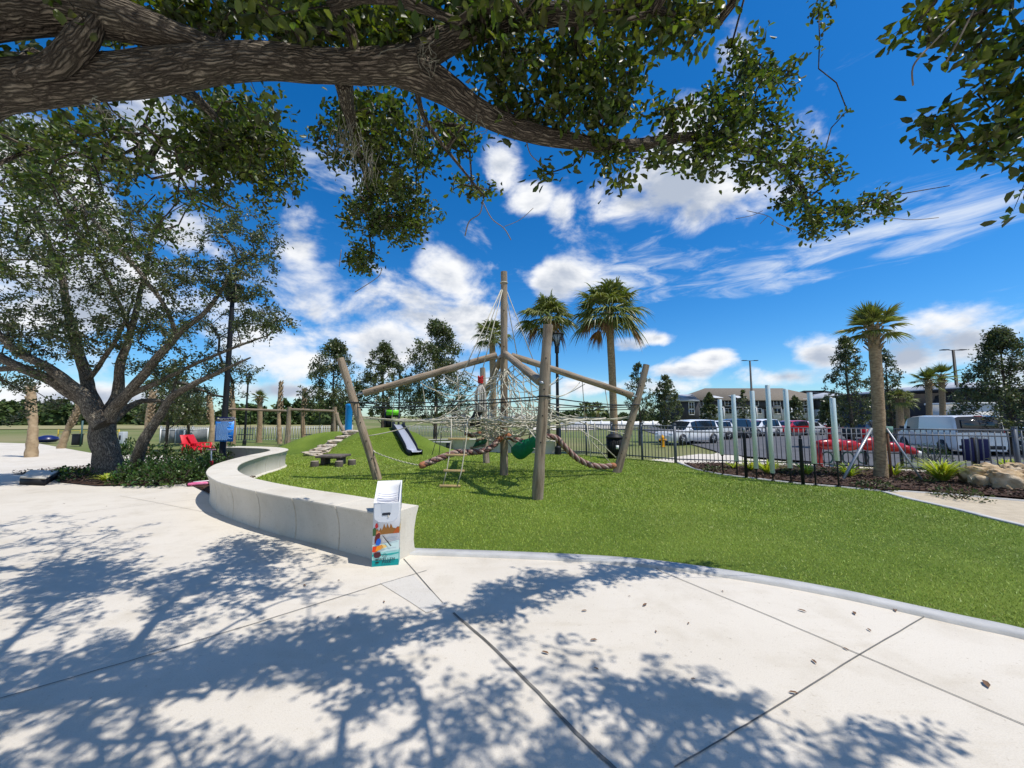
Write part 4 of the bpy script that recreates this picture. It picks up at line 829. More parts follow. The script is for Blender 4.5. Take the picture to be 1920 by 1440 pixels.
# ------------------------------------------------------------------ litter box
def litter_box():
    g0 = G(697, 1063); g1 = G(747, 1059); d = (g1-g0); wd = d.length; d.normalize(); nb = Vector((-d.y, d.x, 0)); dp = .25; Hh = .62; Hb = .80
    root = empty('litter_box', (g0+g1)/2+nb*dp/2, 'tall white cardboard litter box printed with a paddler and WELLEN PARK', 'litter box')
    M_card = mat('white_card', (.78, .78, .80), (.72, .72, .74), scale=8, rough=.55)
    A = g0; B = g1; Cc = g1+nb*dp; Dd = g0+nb*dp; Z = Vector((0, 0, 1))
    mb = MB(); V = [A, B, Cc, Dd, A+Z*Hh, B+Z*Hh, Cc+Z*Hb, Dd+Z*Hb]
    mb.add(V, [(0, 1, 5, 4), (1, 2, 6, 5), (2, 3, 7, 6), (3, 0, 4, 7), (3, 2, 1, 0)])
    # sunken top: inner flap folded down
    ins = .012; a2 = A+d*ins+nb*ins+Z*(Hh); b2 = B-d*ins+nb*ins+Z*Hh; c2 = Cc-d*ins-nb*ins+Z*Hb; d2 = Dd+d*ins-nb*ins+Z*Hb; q = Z*-.05
    mb.add([V[4], V[5], V[6], V[7], a2, b2, c2, d2, a2+q, b2+q, c2+q*1.2, d2+q*1.2], [(0, 1, 5, 4), (1, 2, 6, 5), (2, 3, 7, 6), (3, 0, 4, 7), (4, 5, 9, 8), (5, 6, 10, 9), (6, 7, 11, 10), (7, 4, 8, 11), (8, 9, 10, 11)])
    mb.build('carton', M_card, root)
    up = (V[7]-V[4]).normalized()
    fl = MB()
    for k in range(5):
        pts = []
        for i in range(11):
            u = i/10; pts.append(a2+(b2-a2)*(.06+.88*u)+up*(.035+k*.014+.022*(2*u-1)**2)+Z*(-.035+.012*k))
        fl.tube(pts, .0035, n=5)
    fl.build('folded_flaps', mat('card_shade', (.42, .43, .50), rough=.6), root)
    W = wd; f = -nb*.0015
    def Q(u, v, k=1): return A+d*(u*W)+Z*(v*Hh)+f*k
    def pane(name, poly, col, k=1.0, part=None):
        mm = MB(); mm.poly([Q(u, v, k) for u, v in poly]); mm.build(name, mat('print_'+name, col, rough=.55), root)
    pane('flap_tab', [(.03, .80), (.06, .745), (.2, .70), (.5, .685), (.75, .70), (.93, .755), (.97, .83), (.97, .985), (.03, .985)], (.70, .72, .76), 1)
    pane('handle_tab', [(.27, .975), (.30, .86), (.36, .825), (.62, .82), (.68, .86), (.70, .975)], (.60, .63, .68), 2)
    pane('handle_slot', [(.32, .825), (.34, .80), (.63, .80), (.66, .83), (.62, .845), (.36, .84)], (.03, .035, .05), 3)
    # art: treeline, paddler, kayak, teal water
    tl = [(0, .49), (1, .51)]+[(1-i/24, .575+.025*math.sin(i*1.9)+.02*math.sin(i*4.1)+(.055 if 6 <= i <= 15 else 0)+(.03 if i < 4 else 0)) for i in range(25)]
    pane('treeline', tl, (.30, .13, .03), 1)
    pane('treeline_end', [(0, .48), (.12, .485), (.12, .60), (.05, .61), (0, .59)], (.05, .12, .04), 2)
    tl2 = [(.75, .505), (1, .51), (1, .60), (.93, .61), (.85, .57)]
    pane('autumn_bush', tl2, (.45, .10, .02), 2)
    pane('paddle_blade', [(.10, .60), (.17, .60), (.20, .635), (.16, .68), (.11, .68), (.08, .64)], (.45, .03, .03), 3)
    pane('water_band', [(0, 0), (1, 0), (1, .10), (0, .10)], (.0, .30, .30), 1)
    pane('water_light', [(0, .10), (1, .10), (1, .245), (0, .215)], (.35, .66, .62), 1)
    pane('water_pale', [(0, .215), (1, .245), (1, .40), (.5, .36), (0, .34)], (.62, .78, .76), 1)
    pane('water_stripe', [(0, .16), (.35, .175), (.7, .165), (1, .19), (1, .205), (.5, .19), (0, .19)], (.03, .40, .38), 2)
    pane('paddler_body', [(.08, .36), (.07, .43), (.12, .50), (.19, .535), (.27, .52), (.28, .47), (.22, .42), (.16, .36)], (.14, .02, .02), 3)
    pane('paddler_head', [(.12, .50), (.14, .545), (.20, .56), (.27, .545), (.30, .505), (.24, .53)], (.60, .22, .10), 4)
    pane('life_vest', [(.12, .345), (.14, .40), (.20, .44), (.28, .435), (.32, .40), (.30, .355), (.22, .33)], (.02, .12, .55), 5)
    pane('kayak_red', [(0, .235), (.02, .32), (.2, .315), (.26, .27), (.18, .235), (.08, .225)], (.80, .06, .01), 5)
    pane('kayak_orange', [(.12, .24), (.17, .32), (.36, .34), (.42, .30), (.30, .26)], (.90, .30, .02), 6)
    pane('kayak_yellow', [(.3, .27), (.34, .345), (.50, .33), (.55, .30)], (.90, .60, .20), 6)
    pane('reflection', [(.08, .15), (.06, .21), (.14, .225), (.30, .225), (.34, .17), (.26, .14), (.14, .135)], (.08, .02, .03), 5)
    pane('paddle_shaft', [(.36, .485), (.39, .485), (.68, .335), (.72, .32), (.70, .305), (.64, .33)], (.03, .03, .03), 7)
    for i, (u, v, w2) in enumerate(((.5, .42, .35), (.6, .40, .3), (.55, .44, .4), (.6, .36, .35), (.5, .27, .4), (.55, .225, .35))):
        pane('ripple', [(u, v), (u+w2, v+.01), (u+w2, v+.016), (u, v+.005)], (.45, .5, .58), 2)
    pane('slot', [(.14, .095), (.22, .095), (.24, .105), (.22, .115), (.14, .115), (.12, .105)], (.02, .03, .03), 4)
    pane('slot', [(.14, .05), (.24, .05), (.27, .062), (.24, .073), (.14, .073), (.12, .06)], (.02, .03, .03), 4)
    dm = MB()
    for r0, r1 in ((.085, .074), (.045, .036)):
        c = (.47, .165+.0); pts = [(0, 1), (1, 0), (0, -1), (-1, 0)]; sc = 1.25
        for i in range(4):
            (x0, y0), (x1, y1) = pts[i], pts[(i+1) % 4]
            dm.poly([Q(c[0]+x0*r0*sc, c[1]+y0*r0*.55, 4), Q(c[0]+x0*r1*sc, c[1]+y0*r1*.55, 4), Q(c[0]+x1*r1*sc, c[1]+y1*r1*.55, 4), Q(c[0]+x1*r0*sc, c[1]+y1*r0*.55, 4)])
    dm.build('diamond_emblem', mat('print_ink', (.03, .06, .09), rough=.5), root)
    rot = Matrix((d, Z, -nb)).transposed().to_euler()
    for s, u, v, sz in (('WELLEN', .55, .086, .036), ('PARK', .55, .048, .030)):
        text('lettering', s, Q(u, v, 5), rot, sz, MATS['print_ink'], root)
    # side panel print
    sp = MB(); e = d*.0015
    def S(u, v): return B+nb*(u*dp)+Z*(v*Hh)+e
    sp.poly([S(0, .5), S(1, .5), S(1, .60), S(.7, .66), S(.4, .62), S(0, .62)]); sp.build('side_treeline', mat('print_side', (.50, .33, .08), rough=.55), root)
    sp = MB(); sp.poly([S(0, 0), S(1, 0), S(1, .2), S(0, .22)]); sp.build('side_water', mat('print_side2', (.10, .42, .42), rough=.55), root)
def text(name, s, loc, rot, size, m, parent=None, ext=.0005, align='CENTER'):
    cu = bpy.data.curves.new(name, 'FONT'); cu.body = s; cu.size = size; cu.align_x = align; cu.extrude = ext; cu.space_character = 1.25; cu.offset = size*.02
    to = bpy.data.objects.new(name, cu); COL.objects.link(to); bpy.context.view_layer.update()
    me = bpy.data.meshes.new_from_object(to); bpy.data.objects.remove(to); me.materials.clear(); me.materials.append(m)
    o = bpy.data.objects.new(name, me); COL.objects.link(o); o.location = Vector(loc)-org(parent); o.rotation_euler = rot
    if parent: o.parent = parent
    return o
litter_box()
# ------------------------------------------------------------------ rope climber
def log(mb, a, b, r0, r1=None, bend=.03, n=16, rough=.07):
    a = Vector(a); b = Vector(b); r1 = r1 or r0; s = a.x*7.3+b.y
    o1 = Vector((mnoise.noise(Vector((s, 0, 0))), mnoise.noise(Vector((s, 3, 0))), mnoise.noise(Vector((s, 5, 0)))))*bend*(b-a).length
    m = 22; us = [i/m for i in range(m+1)]
    mb.tube([lerp(a, b, u)+o1*math.sin(PI*u)+o1*.4*math.sin(3*PI*u) for u in us], [lerp(r0, r1, u)*(1+.035*math.sin(u*23+s)) for u in us], n=n, rough=rough)
def climber():
    cb = G(945, 892); C0 = Vector((cb.x, cb.y, 0)); root = empty('rope_climber', C0, 'large rope climbing net strung between five weathered log posts on the play lawn', 'climbing frame')
    ctop = P(945, 510, cb.y); hub = P(945, 668, cb.y)
    lb = G(710, 900); lt = P(638, 672, lb.y-.1); lj = P(680, 738, lb.y)
    fb = G(1007, 937); ft = P(1028, 610, fb.y+.05); fj = P(1013, 716, fb.y)
    rb = G(1155, 887); rt = P(1212, 684, rb.y+.1); rj = P(1186, 742, rb.y)
    bb = G(913, 869); bt = P(905, 690, bb.y+.35); bj = P(902, 757, bb.y+.05)
    def lg(name, a, b, r0, r1, bend=.03):
        mb = MB(); log(mb, a, b, r0, r1, bend); return smooth_by_angle(mb.build(name, M_wood, root), 50)
    lg('mast', C0-Vector((0, 0, .2)), ctop, .105, .085, .012)
    lg('post', lb-Vector((-.04, 0, .2)), lt, .10, .082, .03); lg('post', fb-Vector((0, 0, .2)), ft, .105, .088, .02)
    lg('post', rb-Vector((.05, 0, .2)), rt, .11, .085, .03); lg('post', bb-Vector((0, 0, .2)), bt, .11, .09, .02)
    for j, pxh in ((lj, (925, 673)), (fj, (952, 668)), (rj, (966, 670)), (bj, (935, 672))):
        h2 = hub+(j-hub).normalized()*.2; h2.z = hub.z+.02
        lg('beam', h2, j+(j-hub).normalized()*(-.02), .085, .085, .015)
    # steel brackets, bolt holes
    for j in (lj, fj, rj, bj):
        d = (j-hub).normalized(); h2 = hub+d*.2
        for p_, q_, r_ in ((j-d*.1, j+d*.12, .03), (hub+Vector((0, 0, .02)), h2+d*.06, .04)): st = MB(); st.tube([p_, q_], r_, n=8); st.build('bracket', M_steel, root)
    class BH:
        def tube(s, *a, **k): m_ = MB(); m_.tube(*a, **k); m_.build('bolt', M_black, root)
    bh = BH()
    for a, b in ((fb, ft), (lb, lt), (rb, rt), (C0, ctop)):
        for u in (.18, .32, .47, .62, .8):
            p = lerp(a, b, u); v = Vector((-p.x, -p.y, 0)).normalized(); bh.tube([p+v*.085, p+v*.112], .014, n=8)
    for j in (lj, fj, rj):
        for u in (.12, .18, .86, .92):
            p = lerp(hub, j, u); v = Vector((-p.x, -p.y, 0)).normalized(); bh.tube([p+v*.06, p+v*.09], .014, n=8)
    posts = [lb, fb, rb, bb]; ptops = [lt, ft, rt, bt]
    def onpost(i, z): 
        a, b = posts[i], ptops[i]; u = z/(b.z-a.z); return lerp(a, b, u)
    random.seed(21)
    def sag(a, b, s, k=6):
        return [lerp(a, b, i/k)-Vector((0, 0, s*4*(i/k)*(1-i/k))) for i in range(k+1)]
    ang = []
    order = sorted(range(4), key=lambda i: math.atan2(posts[i].y-C0.y, posts[i].x-C0.x))
    def Rout(th, pin):
        # star-shaped outline reaching towards the posts
        best = 9
        pts = [Vector((onpost(i, 1.4).x-C0.x, onpost(i, 1.4).y-C0.y)) for i in order]
        for i in range(4):
            a = pts[i]; b = pts[(i+1) % 4]; c, s = math.cos(th), math.sin(th)
            e = b-a; det = c*(-e.y)+s*e.x
            if abs(det) < 1e-6: continue
            t = (a.x*(-e.y)+a.y*e.x)/det; u = (c*a.y-s*a.x)/det
            if t > 0 and -.001 <= u <= 1.001: best = t*(1-pin*(1-abs(2*u-1))**1.0)
        return best
    def net(name, rings, n, zf, r, jit, rf, m=M_rope, th0=0, skip=.05, tip=True):
        mb = MB(); P3 = []
        for k, f in enumerate(rings):
            row = []
            for j in range(n):
                th = th0+2*PI*(j+.5*(k % 2))/n; rad = rf(th, f); z = zf(f, th)
                row.append(Vector((C0.x+rad*math.cos(th), C0.y+rad*math.sin(th), z))+Vector((random.gauss(0, jit), random.gauss(0, jit), random.gauss(0, jit*.6))))
            P3.append(row)
        for k in range(len(rings)-1):
            for j in range(n):
                jj = j if k % 2 == 0 else (j+1) % n
                for q in ((j, j), (j, (j-1) % n)) if k % 2 == 0 else ((j, j), (j, (j+1) % n)):
                    if random.random() < skip: continue
                    a = P3[k][q[0]]; b = P3[k+1][q[1]]; mb.tube(sag(a, b, .02+random.uniform(0, .02), 4), r, n=6)
        for k in (0, len(rings)-1):
            for j in range(n): mb.tube(sag(P3[k][j], P3[k][(j+1) % n], .03, 4), r*1.15, n=6)
        for row in P3[1:-1]:
            for p in row: mb.tube([p-Vector((0, 0, r*1.6)), p+Vector((0, 0, r*1.6))], r*1.9, n=6)
        mb.build(name, m, root, smooth=True); return P3
    # broad level web
    W = net('web_net', [.10, .22, .34, .46, .58, .70, .80, .90], 18, lambda f, th: 1.28+.18*f+.04*math.sin(3*th), .0145, .06, lambda th, f: Rout(th, .55*f**2)*f*.99)
    # hanging bell net under the beams
    B = net('bell_net', [.07, .16, .28, .42, .56, .70], 16, lambda f, th: 1.35+1.55*max(0, 1-f/.78)**1.7, .0115, .04, lambda th, f: Rout(th, .38)*f*.95, th0=.3)
    # lower bowl net
    net('bowl_net', [.62, .48, .34, .22, .12], 14, lambda f, th: 1.28-.42*(1-f/.62)**1.0, .014, .05, lambda th, f: Rout(th, .4)*f*.95, th0=.1)
    # inner tangle of sloping ropes
    tg = MB()
    for _ in range(130):
        a = random.uniform(0, 2*PI); r1 = random.uniform(.2, 1.9); p = C0+Vector((math.cos(a)*r1, math.sin(a)*r1, random.uniform(1.0, 1.75))); a2 = a+random.uniform(-.6, .6); r2 = r1+random.uniform(-.35, .35)
        q = C0+Vector((math.cos(a2)*r2, math.sin(a2)*r2, p.z+random.uniform(-.35, .35))); tg.tube(sag(p, q, .02, 3), .0115, n=5)
    tg.build('tangled_ropes', M_rope, root, smooth=True)
    # stay ropes from web corners to the posts
    sr = MB()
    for i in range(4):
        d = (posts[i]-C0); d.z = 0; L_ = d.length; d.normalize()
        for z, f, zz in ((1.46, .80, 1.44), (1.02, .66, 1.36), (1.50, .68, 1.42)):
            sr.tube(sag(onpost(i, z), C0+d*L_*f+Vector((-d.y, d.x, 0))*random.uniform(-.25, .25)+Vector((0, 0, zz)), .04, 6), .013, n=6)
    for i in range(4):  # drooping ropes strung under the beams
        hb = hub; j = (lj, fj, rj, bj)[i]; k = (fj, rj, bj, lj)[i]
        for u, v_, s in ((.3, .3, .25), (.45, .42, .35), (.62, .58, .42)):
            sr.tube(sag(lerp(hb, j, u)-Vector((0, 0, .08)), lerp(hb, k, v_)-Vector((0, 0, .08)), s, 10), .0105, n=6)
        for u in (.35, .6, .78):
            p = lerp(hb, j, u)-Vector((0, 0, .05)); q = Vector((p.x, p.y, 1.42))+Vector((random.gauss(0, .12), random.gauss(0, .12), 0)); sr.tube(sag(p, q, 0, 3), .0105, n=6)
    sr.build('hanging_ropes', M_rope, root, smooth=True)
    # black perimeter cables
    pc = MB(); J = [onpost(0, 1.82), onpost(1, 1.86), onpost(2, 1.80), onpost(3, 1.80)]
    for a, b in ((0, 1), (1, 2), (2, 3), (3, 0)):
        for dz in (0, -.12): pc.tube(sag(J[a]+Vector((0, 0, dz)), J[b]+Vector((0, 0, dz*.4)), .05, 8), .0125, n=6)
    for i in range(4):
        a, b = posts[i], ptops[i]; pc.tube([J[i]+Vector((math.cos(t)*.105, math.sin(t)*.105, 0)) for t in [k*PI/5 for k in range(11)]], .016, n=6)
    pc.build('perimeter_cable', M_ropeb, root, smooth=True)
    # white guy ropes from mast top
    for pxy, dep in (((850, 738), cb.y-1.0), ((901, 708), cb.y-.9), ((1010, 702), cb.y+.3), ((970, 668), cb.y+.9), ((868, 748), cb.y+.7)):
        gr = MB(); gr.tube([ctop-Vector((0, 0, .32)), P(pxy[0], pxy[1], dep)], .0125, n=6); gr.build('guy_rope', M_rope, root, smooth=True)
    cl_ = MB(); cl_.tube([ctop-Vector((0, 0, .30))+Vector((math.cos(t)*.095, math.sin(t)*.095, 0)) for t in [k*PI/6 for k in range(13)]], .014, n=6); cl_.build('rope_collar', M_rope, root)
    # red knot with hanging white rope bundle
    k0 = P(901, 712, cb.y-.9); kn = MB()
    for i in range(7):
        a = i*.9; kn.tube([k0+Vector((math.cos(a+t)*.05, math.sin(a+t)*.05, (i-3)*.02+.02*math.sin(2*t))) for t in [q*PI/4 for q in range(9)]], .02, n=6)
    kn.build('red_knot', mat('red_rope', (.42, .02, .02), rough=.8), root)
    hb = MB()
    for i in range(16):
        a = i*2.4; e = k0+Vector((math.cos(a)*.11, math.sin(a)*.09, -.75)); m_ = k0+Vector((math.cos(a)*.12, math.sin(a)*.10, -.32)); hb.tube(catmull([k0-Vector((0, 0, .06)), m_, e], 5), .014, n=6)
    hb.build('rope_bundle', mat('white_rope', (.60, .57, .52), (.35, .32, .28), scale=18, rough=.85), root)
    dk = MB(); dk.tube(catmull([P(890, 800, cb.y-.4), P(893, 780, cb.y-.4), P(903, 762, cb.y-.4)], 4), [.13]*4+[.1]*5, n=10); dk.build('rubber_swing_seat', M_rub, root)
    # thick braided ropes
    def braid(name, pts, rad=.068):
        cp = catmull(pts, 16); s = [0]
        for i in range(1, len(cp)): s.append(s[-1]+(cp[i]-cp[i-1]).length)
        mats = [mat('braid_maroon', (.20, .085, .075), (.12, .05, .05), scale=30, rough=.85, tube=True), mat('braid_tan', (.40, .30, .26), (.30, .20, .17), scale=30, rough=.85, tube=True)]
        o_ = None
        for st_ in range(4):
            mb = MB(); q = []
            for i, p in enumerate(cp):
                d = (cp[min(i+1, len(cp)-1)]-cp[max(i-1, 0)]).normalized(); x = d.cross(Vector((0, 1, 0.2))).normalized(); y = d.cross(x); a = s[i]*14+st_*PI/2
                q.append(p+x*math.cos(a)*rad*.55+y*math.sin(a)*rad*.55)
            mb.tube(q, rad*.56, n=8); mb.build('braid_strand', mats[st_ % 2], o_, smooth=True)
    bl = empty('braided_rope', P(790, 873, 8.5), 'thick maroon braided rope hanging left of the mast as a swaying bridge', 'rope', 'thick braided ropes of the climber')
    def braid2(par, pts, rad=.068):
        cp = catmull(pts, 16); s = [0]
        for i in range(1, len(cp)): s.append(s[-1]+(cp[i]-cp[i-1]).length)
        mats = [mat('braid_maroon', (.20, .095, .08), (.12, .055, .05), scale=30, rough=.85, tube=True), mat('braid_tan', (.42, .31, .26), (.30, .20, .17), scale=30, rough=.85, tube=True)]
        for st_ in range(4):
            mb = MB(); q = []
            for i, p in enumerate(cp):
                d = (cp[min(i+1, len(cp)-1)]-cp[max(i-1, 0)]).normalized(); x = d.cross(Vector((0, 1, 0.2))).normalized(); y = d.cross(x); a = s[i]*15+st_*PI/2
                q.append(p+x*math.cos(a)*rad*.55+y*math.sin(a)*rad*.55)
            mb.tube(q, rad*.56, n=8); mb.build('strand', mats[st_ % 2], par, smooth=True)
        for e, i in ((cp[0], 1), (cp[-1], -2)):
            mb = MB(); d = (cp[i]-e).normalized(); mb.tube([e-d*.05, e, e+d*.09], [rad*.75, rad*1.12, rad*1.1], n=12); mb.build('end_binding', mat('rope_binding', (.42, .17, .08), (.3, .12, .06), scale=20, rough=.8), par)
    braid2(bl, [P(790, 873, 8.4), P(808, 866, 8.45), P(830, 857, 8.55), P(855, 849, 8.65), P(880, 848, 8.8), P(905, 846, 9.0), P(922, 838, 9.1), P(938, 822, 9.25)])
    br = empty('braided_rope', P(952, 817, 9.3), 'thick maroon braided rope sagging from the mast to the right leaning post', 'rope', 'thick braided ropes of the climber')
    braid2(br, [P(952, 817, 9.2), P(969, 825, 9.1), P(990, 829, 9.0), P(1008, 822, 9.0), P(1025, 819, 9.05), P(1042, 821, 9.1), P(1059, 838, 9.2), P(1080, 858, 9.35), P(1105, 871, 9.5), P(1130, 875, 9.6), P(1151, 873, 9.7)])
    bk = empty('braided_rope', P(880, 815, 11), 'short dark red braided rope glimpsed behind the web, left of the mast', 'rope', 'thick braided ropes of the climber')
    braid2(bk, [P(874, 812, 10.8), P(885, 816, 10.9), P(900, 813, 11.0)], .07)
    # chain from the left post to the braid
    ch = MB(); a = P(703, 848, lb.y-.08); b = P(790, 873, 8.4); k = 26
    ch.tube([P(700, 845, lb.y), a], .02, n=6)
    for i in range(k):
        u = (i+.5)/k; p = lerp(a, b, u)-Vector((0, 0, .06*4*u*(1-u)*.6)); d = (b-a).normalized(); x = Vector((0, 0, 1)) if i % 2 else d.cross(Vector((0, 0, 1))).normalized()
        ch.tube([p+d*math.cos(t)*.032+x*math.sin(t)*.014 for t in [q*PI/4 for q in range(8)]], .0065, n=4, closed=True)
    ch.build('chain', mat('rope_chain', (.5, .47, .36), rough=.6, metal=.2), root)
    # ropes up from the braids
    ur = MB()
    for x1, y1, d1, x2, y2, d2 in ((868, 848, 8.7, 872, 790, 8.9), (936, 826, 9.2, 934, 785, 9.2), (1108, 858, 9.2, 1100, 792, 9.4), (1148, 872, 9.7, 1085, 800, 9.5), (952, 818, 9.2, 1010, 845, 7.8)): ur.tube([P(x1, y1, d1), P(x2, y2, d2)], .012, n=6)
    ur.tube([P(1155, 858, 9.8), P(1120, 825, 9.6), P(1080, 802, 9.4)], .013, n=6); ur.tube([P(1115, 825, 9.6), P(1115, 792, 9.6)], .012, n=6)
    ur.build('suspension_ropes', M_rope, root, smooth=True)
    dr = MB()
    for x1, x2 in ((823, 829), (810, 826), (978, 1002)): dr.tube([P(x1, 853, 8.4), P(x2, 795, 8.8)], .008, n=5)
    dr.build('thin_dark_ropes', M_ropeb, root)
    # rope ladder
    la = empty('rope_ladder', G(843, 912), 'hanging rope ladder with four pale plank rungs reaching the turf', 'ladder')
    rungs = [(840, 880, 823, 8.15), (836, 875.5, 853, 8.05), (831.5, 871, 882.5, 7.97), (824, 863, 911, 7.9)]
    M_plank = mat('pale_plank', (.56, .40, .20), (.44, .30, .14), scale=9, rough=.7, stretch=(.3, 1, 1), bump=.3)
    for x0, x1, y, d in rungs:
        mb = MB(); a = P(x0, y, d); b = P(x1, y+.5, d+.03); mb.bar(a, b, .055, .045); bevel(mb.build('rung', M_plank, la), .006)
    for e in (0, 1):
        mb = MB(); q = [P(lerp(846, 876, e)+(1 if e else 0), 785, 8.25)]+[P(lerp(x0, x1, .16 if e == 0 else .86), y, d) for x0, x1, y, d in rungs]; mb.tube(q, .012, n=6); mb.build('side_rope', M_rope, la, smooth=True)
    # green hammock
    hm = empty('hammock', P(985, 850, 8.2), 'deep green fabric hammock seat slung behind the front post', 'hammock'); V = []; nx = 14; ny = 8
    A0 = P(959, 838, 8.6); A1 = P(1012, 812, 8.0)
    for i in range(nx+1):
        for j in range(ny+1):
            u = i/nx; v = j/ny; e = lerp(A0, A1, u); wv = (.06+.5*math.sin(PI*min(1, .12+u*.85))) 
            V.append(e+Vector((0, (v-.5)*wv*1.2, -.42*math.sin(PI*(.08+.84*u))**.8*math.sin(PI*v)**.6*.9+.02*math.sin(9*u+5*v))))
    Fs = [(i*(ny+1)+j, (i+1)*(ny+1)+j, (i+1)*(ny+1)+j+1, i*(ny+1)+j+1) for i in range(nx) for j in range(ny)]
    mb = MB(); mb.add(V, Fs); o = mb.build('sling', mat('green_fabric', (.0, .16, .07), (.0, .12, .05), scale=10, rough=.7), hm, smooth=True); md = o.modifiers.new('thick', 'SOLIDIFY'); md.thickness = .012
    mb = MB(); mb.tube([A0, P(948, 822, 8.9)], .01, n=5); mb.tube([A1, P(1022, 770, 8.3)], .01, n=5); mb.tube([P(992, 832, 8.2), P(998, 770, 8.4)], .008, n=5); mb.build('strap', M_ropeb, hm)
    # little plank bridge
    pb = empty('rope_step', P(915, 830, 10.3), 'pair of grey round rungs holding a green panel left of the mast', 'step')
    for x0, y0, x1, y1 in ((893, 826, 919, 819), (882, 840, 910, 834)):
        mb = MB(); mb.tube([P(x0, y0, 10.2), P(x1, y1, 10.5)], .035, n=10); mb.build('rung', M_wood, pb)
    mb = MB(); V = [P(893, 827, 10.2), P(917, 821, 10.5), P(910, 834, 10.5), P(886, 839, 10.2)]; mb.prism(V, (0, .02, .01)); mb.build('panel', mat('green_panel', (.05, .18, .12), rough=.6), pb)
    mb = MB(); mb.tube([P(893, 826, 10.2), P(897, 790, 10.2)], .01, n=5); mb.tube([P(919, 819, 10.5), P(916, 790, 10.5)], .01, n=5); mb.build('rope', M_rope, pb)
climber()
# ------------------------------------------------------------------ chimes
ch = [((1348.5, 749), (1354, 852.5), (1356, 891), 'first and shortest-based chime at the far left of the row'), ((1374.6, 740), (1382, 864.6), (1382.5, 894), 'second chime from the left, left of the small black post'), ((1410, 733), (1417, 878.5), (1419, 899), 'third chime from the left, right of the small black post'), ((1439.6, 722), (1448.5, 887), (1449.6, 903.5), 'tallest chime tube in the row'),
      ((1473.5, 730), (1481, 877.5), (1483.5, 906.7), 'fifth chime from the left, just past the tallest'), ((1519.4, 736), (1527, 869), (1529.8, 912), 'sixth chime, left of the red sculpture post'), ((1561.7, 746.5), (1568, 864), (1573, 914.5), 'last chime at the right, nearest the staked palm')]
for tp, bp, gp, lb in ch:
    g = G(*gp); t = empty('chime', g, 'pale green metal '+lb, 'chime', 'outdoor chimes on the lawn edge'); d = g.y; zt = P(tp[0], tp[1], d).z; zb = P(bp[0], bp[1], d).z
    mb = MB(); mb.lathe([(.047, zb), (.05, zb+.004), (.05, zt-.004), (.047, zt)], (g.x, g.y, 0), 20); smooth_by_angle(mb.build('tube', M_silver, t), 40)
    mb = MB(); mb.lathe([(.016, -.05), (.016, zb+.25)], (g.x, g.y, 0), 10); mb.lathe([(.03, zb-.03), (.03, zb-.005)], (g.x, g.y, 0), 10); mb.lathe([(.04, 0), (.04, .04)], (g.x, g.y, 0), 10); mb.build('stand', M_black, t)
    mb = MB(); mb.bar((g.x, g.y, zb+.01), (g.x, g.y+.055, zb+.01), .02); mb.build('cap', M_black, t)
for gp, tpx, lb in (((1399.6, 897), (1395.4, 812), 'black mallet post with pale tip between the second and third chimes'), ((1506, 909.8), (1500.6, 824), 'black mallet post between the fifth and sixth chimes')):
    g = G(*gp); z = P(tpx[0], tpx[1], g.y).z; t = empty('mallet_post', g, lb, 'post', 'mallet posts among the chimes'); mb = MB(); mb.lathe([(.035, -.05), (.035, z), (.02, z+.02)], (g.x, g.y, 0), 12); mb.build('post', M_black, t)
    mb = MB(); mb.lathe([(.0, z+.02), (.02, z+.03), (.018, z+.08), (.008, z+.13)], (g.x, g.y, 0), 10); mb.build('mallet', M_steel if tpx[0] < 1450 else M_black, t)
# ------------------------------------------------------------------ fences
def fence(name, pts, h, label, m, gap=.11, post=.06, pw=.018, posth=1.06, every=1.9, group=None, rails=(.12, .87, 1.0)):
    pts = [Vector((p[0], p[1], 0)) for p in pts]; root = empty(name, (pts[0].x, pts[0].y, terr(pts[0].x, pts[0].y)), label, 'fence', group)
    s = [0]
    for i in range(1, len(pts)): s.append(s[-1]+(pts[i]-pts[i-1]).length)
    L_ = s[-1]; X = lambda t: Vector((float(np.interp(t, s, [p.x for p in pts])), float(np.interp(t, s, [p.y for p in pts])), 0))
    np_ = max(1, round(L_/every)); pk = MB(); rl = MB(); ends = [L_*i/np_ for i in range(np_+1)]
    for i in range(np_+1):
        p = X(ends[i]); z = terr(p.x, p.y); mb = MB(); mb.box((p.x, p.y, z+h*posth/2-.05), (post, post, h*posth+.1)); mb.box((p.x, p.y, z+h*posth+.008), (post*1.2, post*1.2, .02)); mb.build('post', m, root)
        if i < np_:
            n = round((ends[i+1]-ends[i])/gap)
            for k in range(1, n):
                q = X(lerp(ends[i], ends[i+1], k/n)); z = terr(q.x, q.y); d = (X(ends[i+1])-X(ends[i])); pk.box((q.x, q.y, z+h*.53), (pw, pw, h*.93), rz=math.atan2(d.y, d.x))
            a, b = X(ends[i]), X(ends[i+1])
            for f in rails: rl.bar(a+Vector((0, 0, terr(a.x, a.y)+h*f)), b+Vector((0, 0, terr(b.x, b.y)+h*f)), .03, .035)
    pk.build('pickets', m, root); rl.build('rails', m, root); return root
F1 = [GT(1051, 851), GT(1087, 853), GT(1140, 858), GT(1186, 862), GT(1225, 865), GT(1267, 869)]
fence('picket_fence', F1, 1.18, 'dark grey picket fence from the litter bin to the pavement corner', M_fence, every=1.15)
F2 = [GT(1267, 869), GT(1400, 873), GT(1530, 879), GT(1660, 884), GT(1794, 890.5), GT(1925, 897), GT(2200, 910)]
fence('picket_fence', F2, 1.15, 'dark grey picket fence behind the chimes and boulders, beside the car park', M_fence, every=2.9, post=.07)
def lowg(px, py): return GT(px, py)
F3 = [lowg(300, 826), lowg(400, 828), lowg(520, 827), lowg(640, 822), lowg(660, 820)]
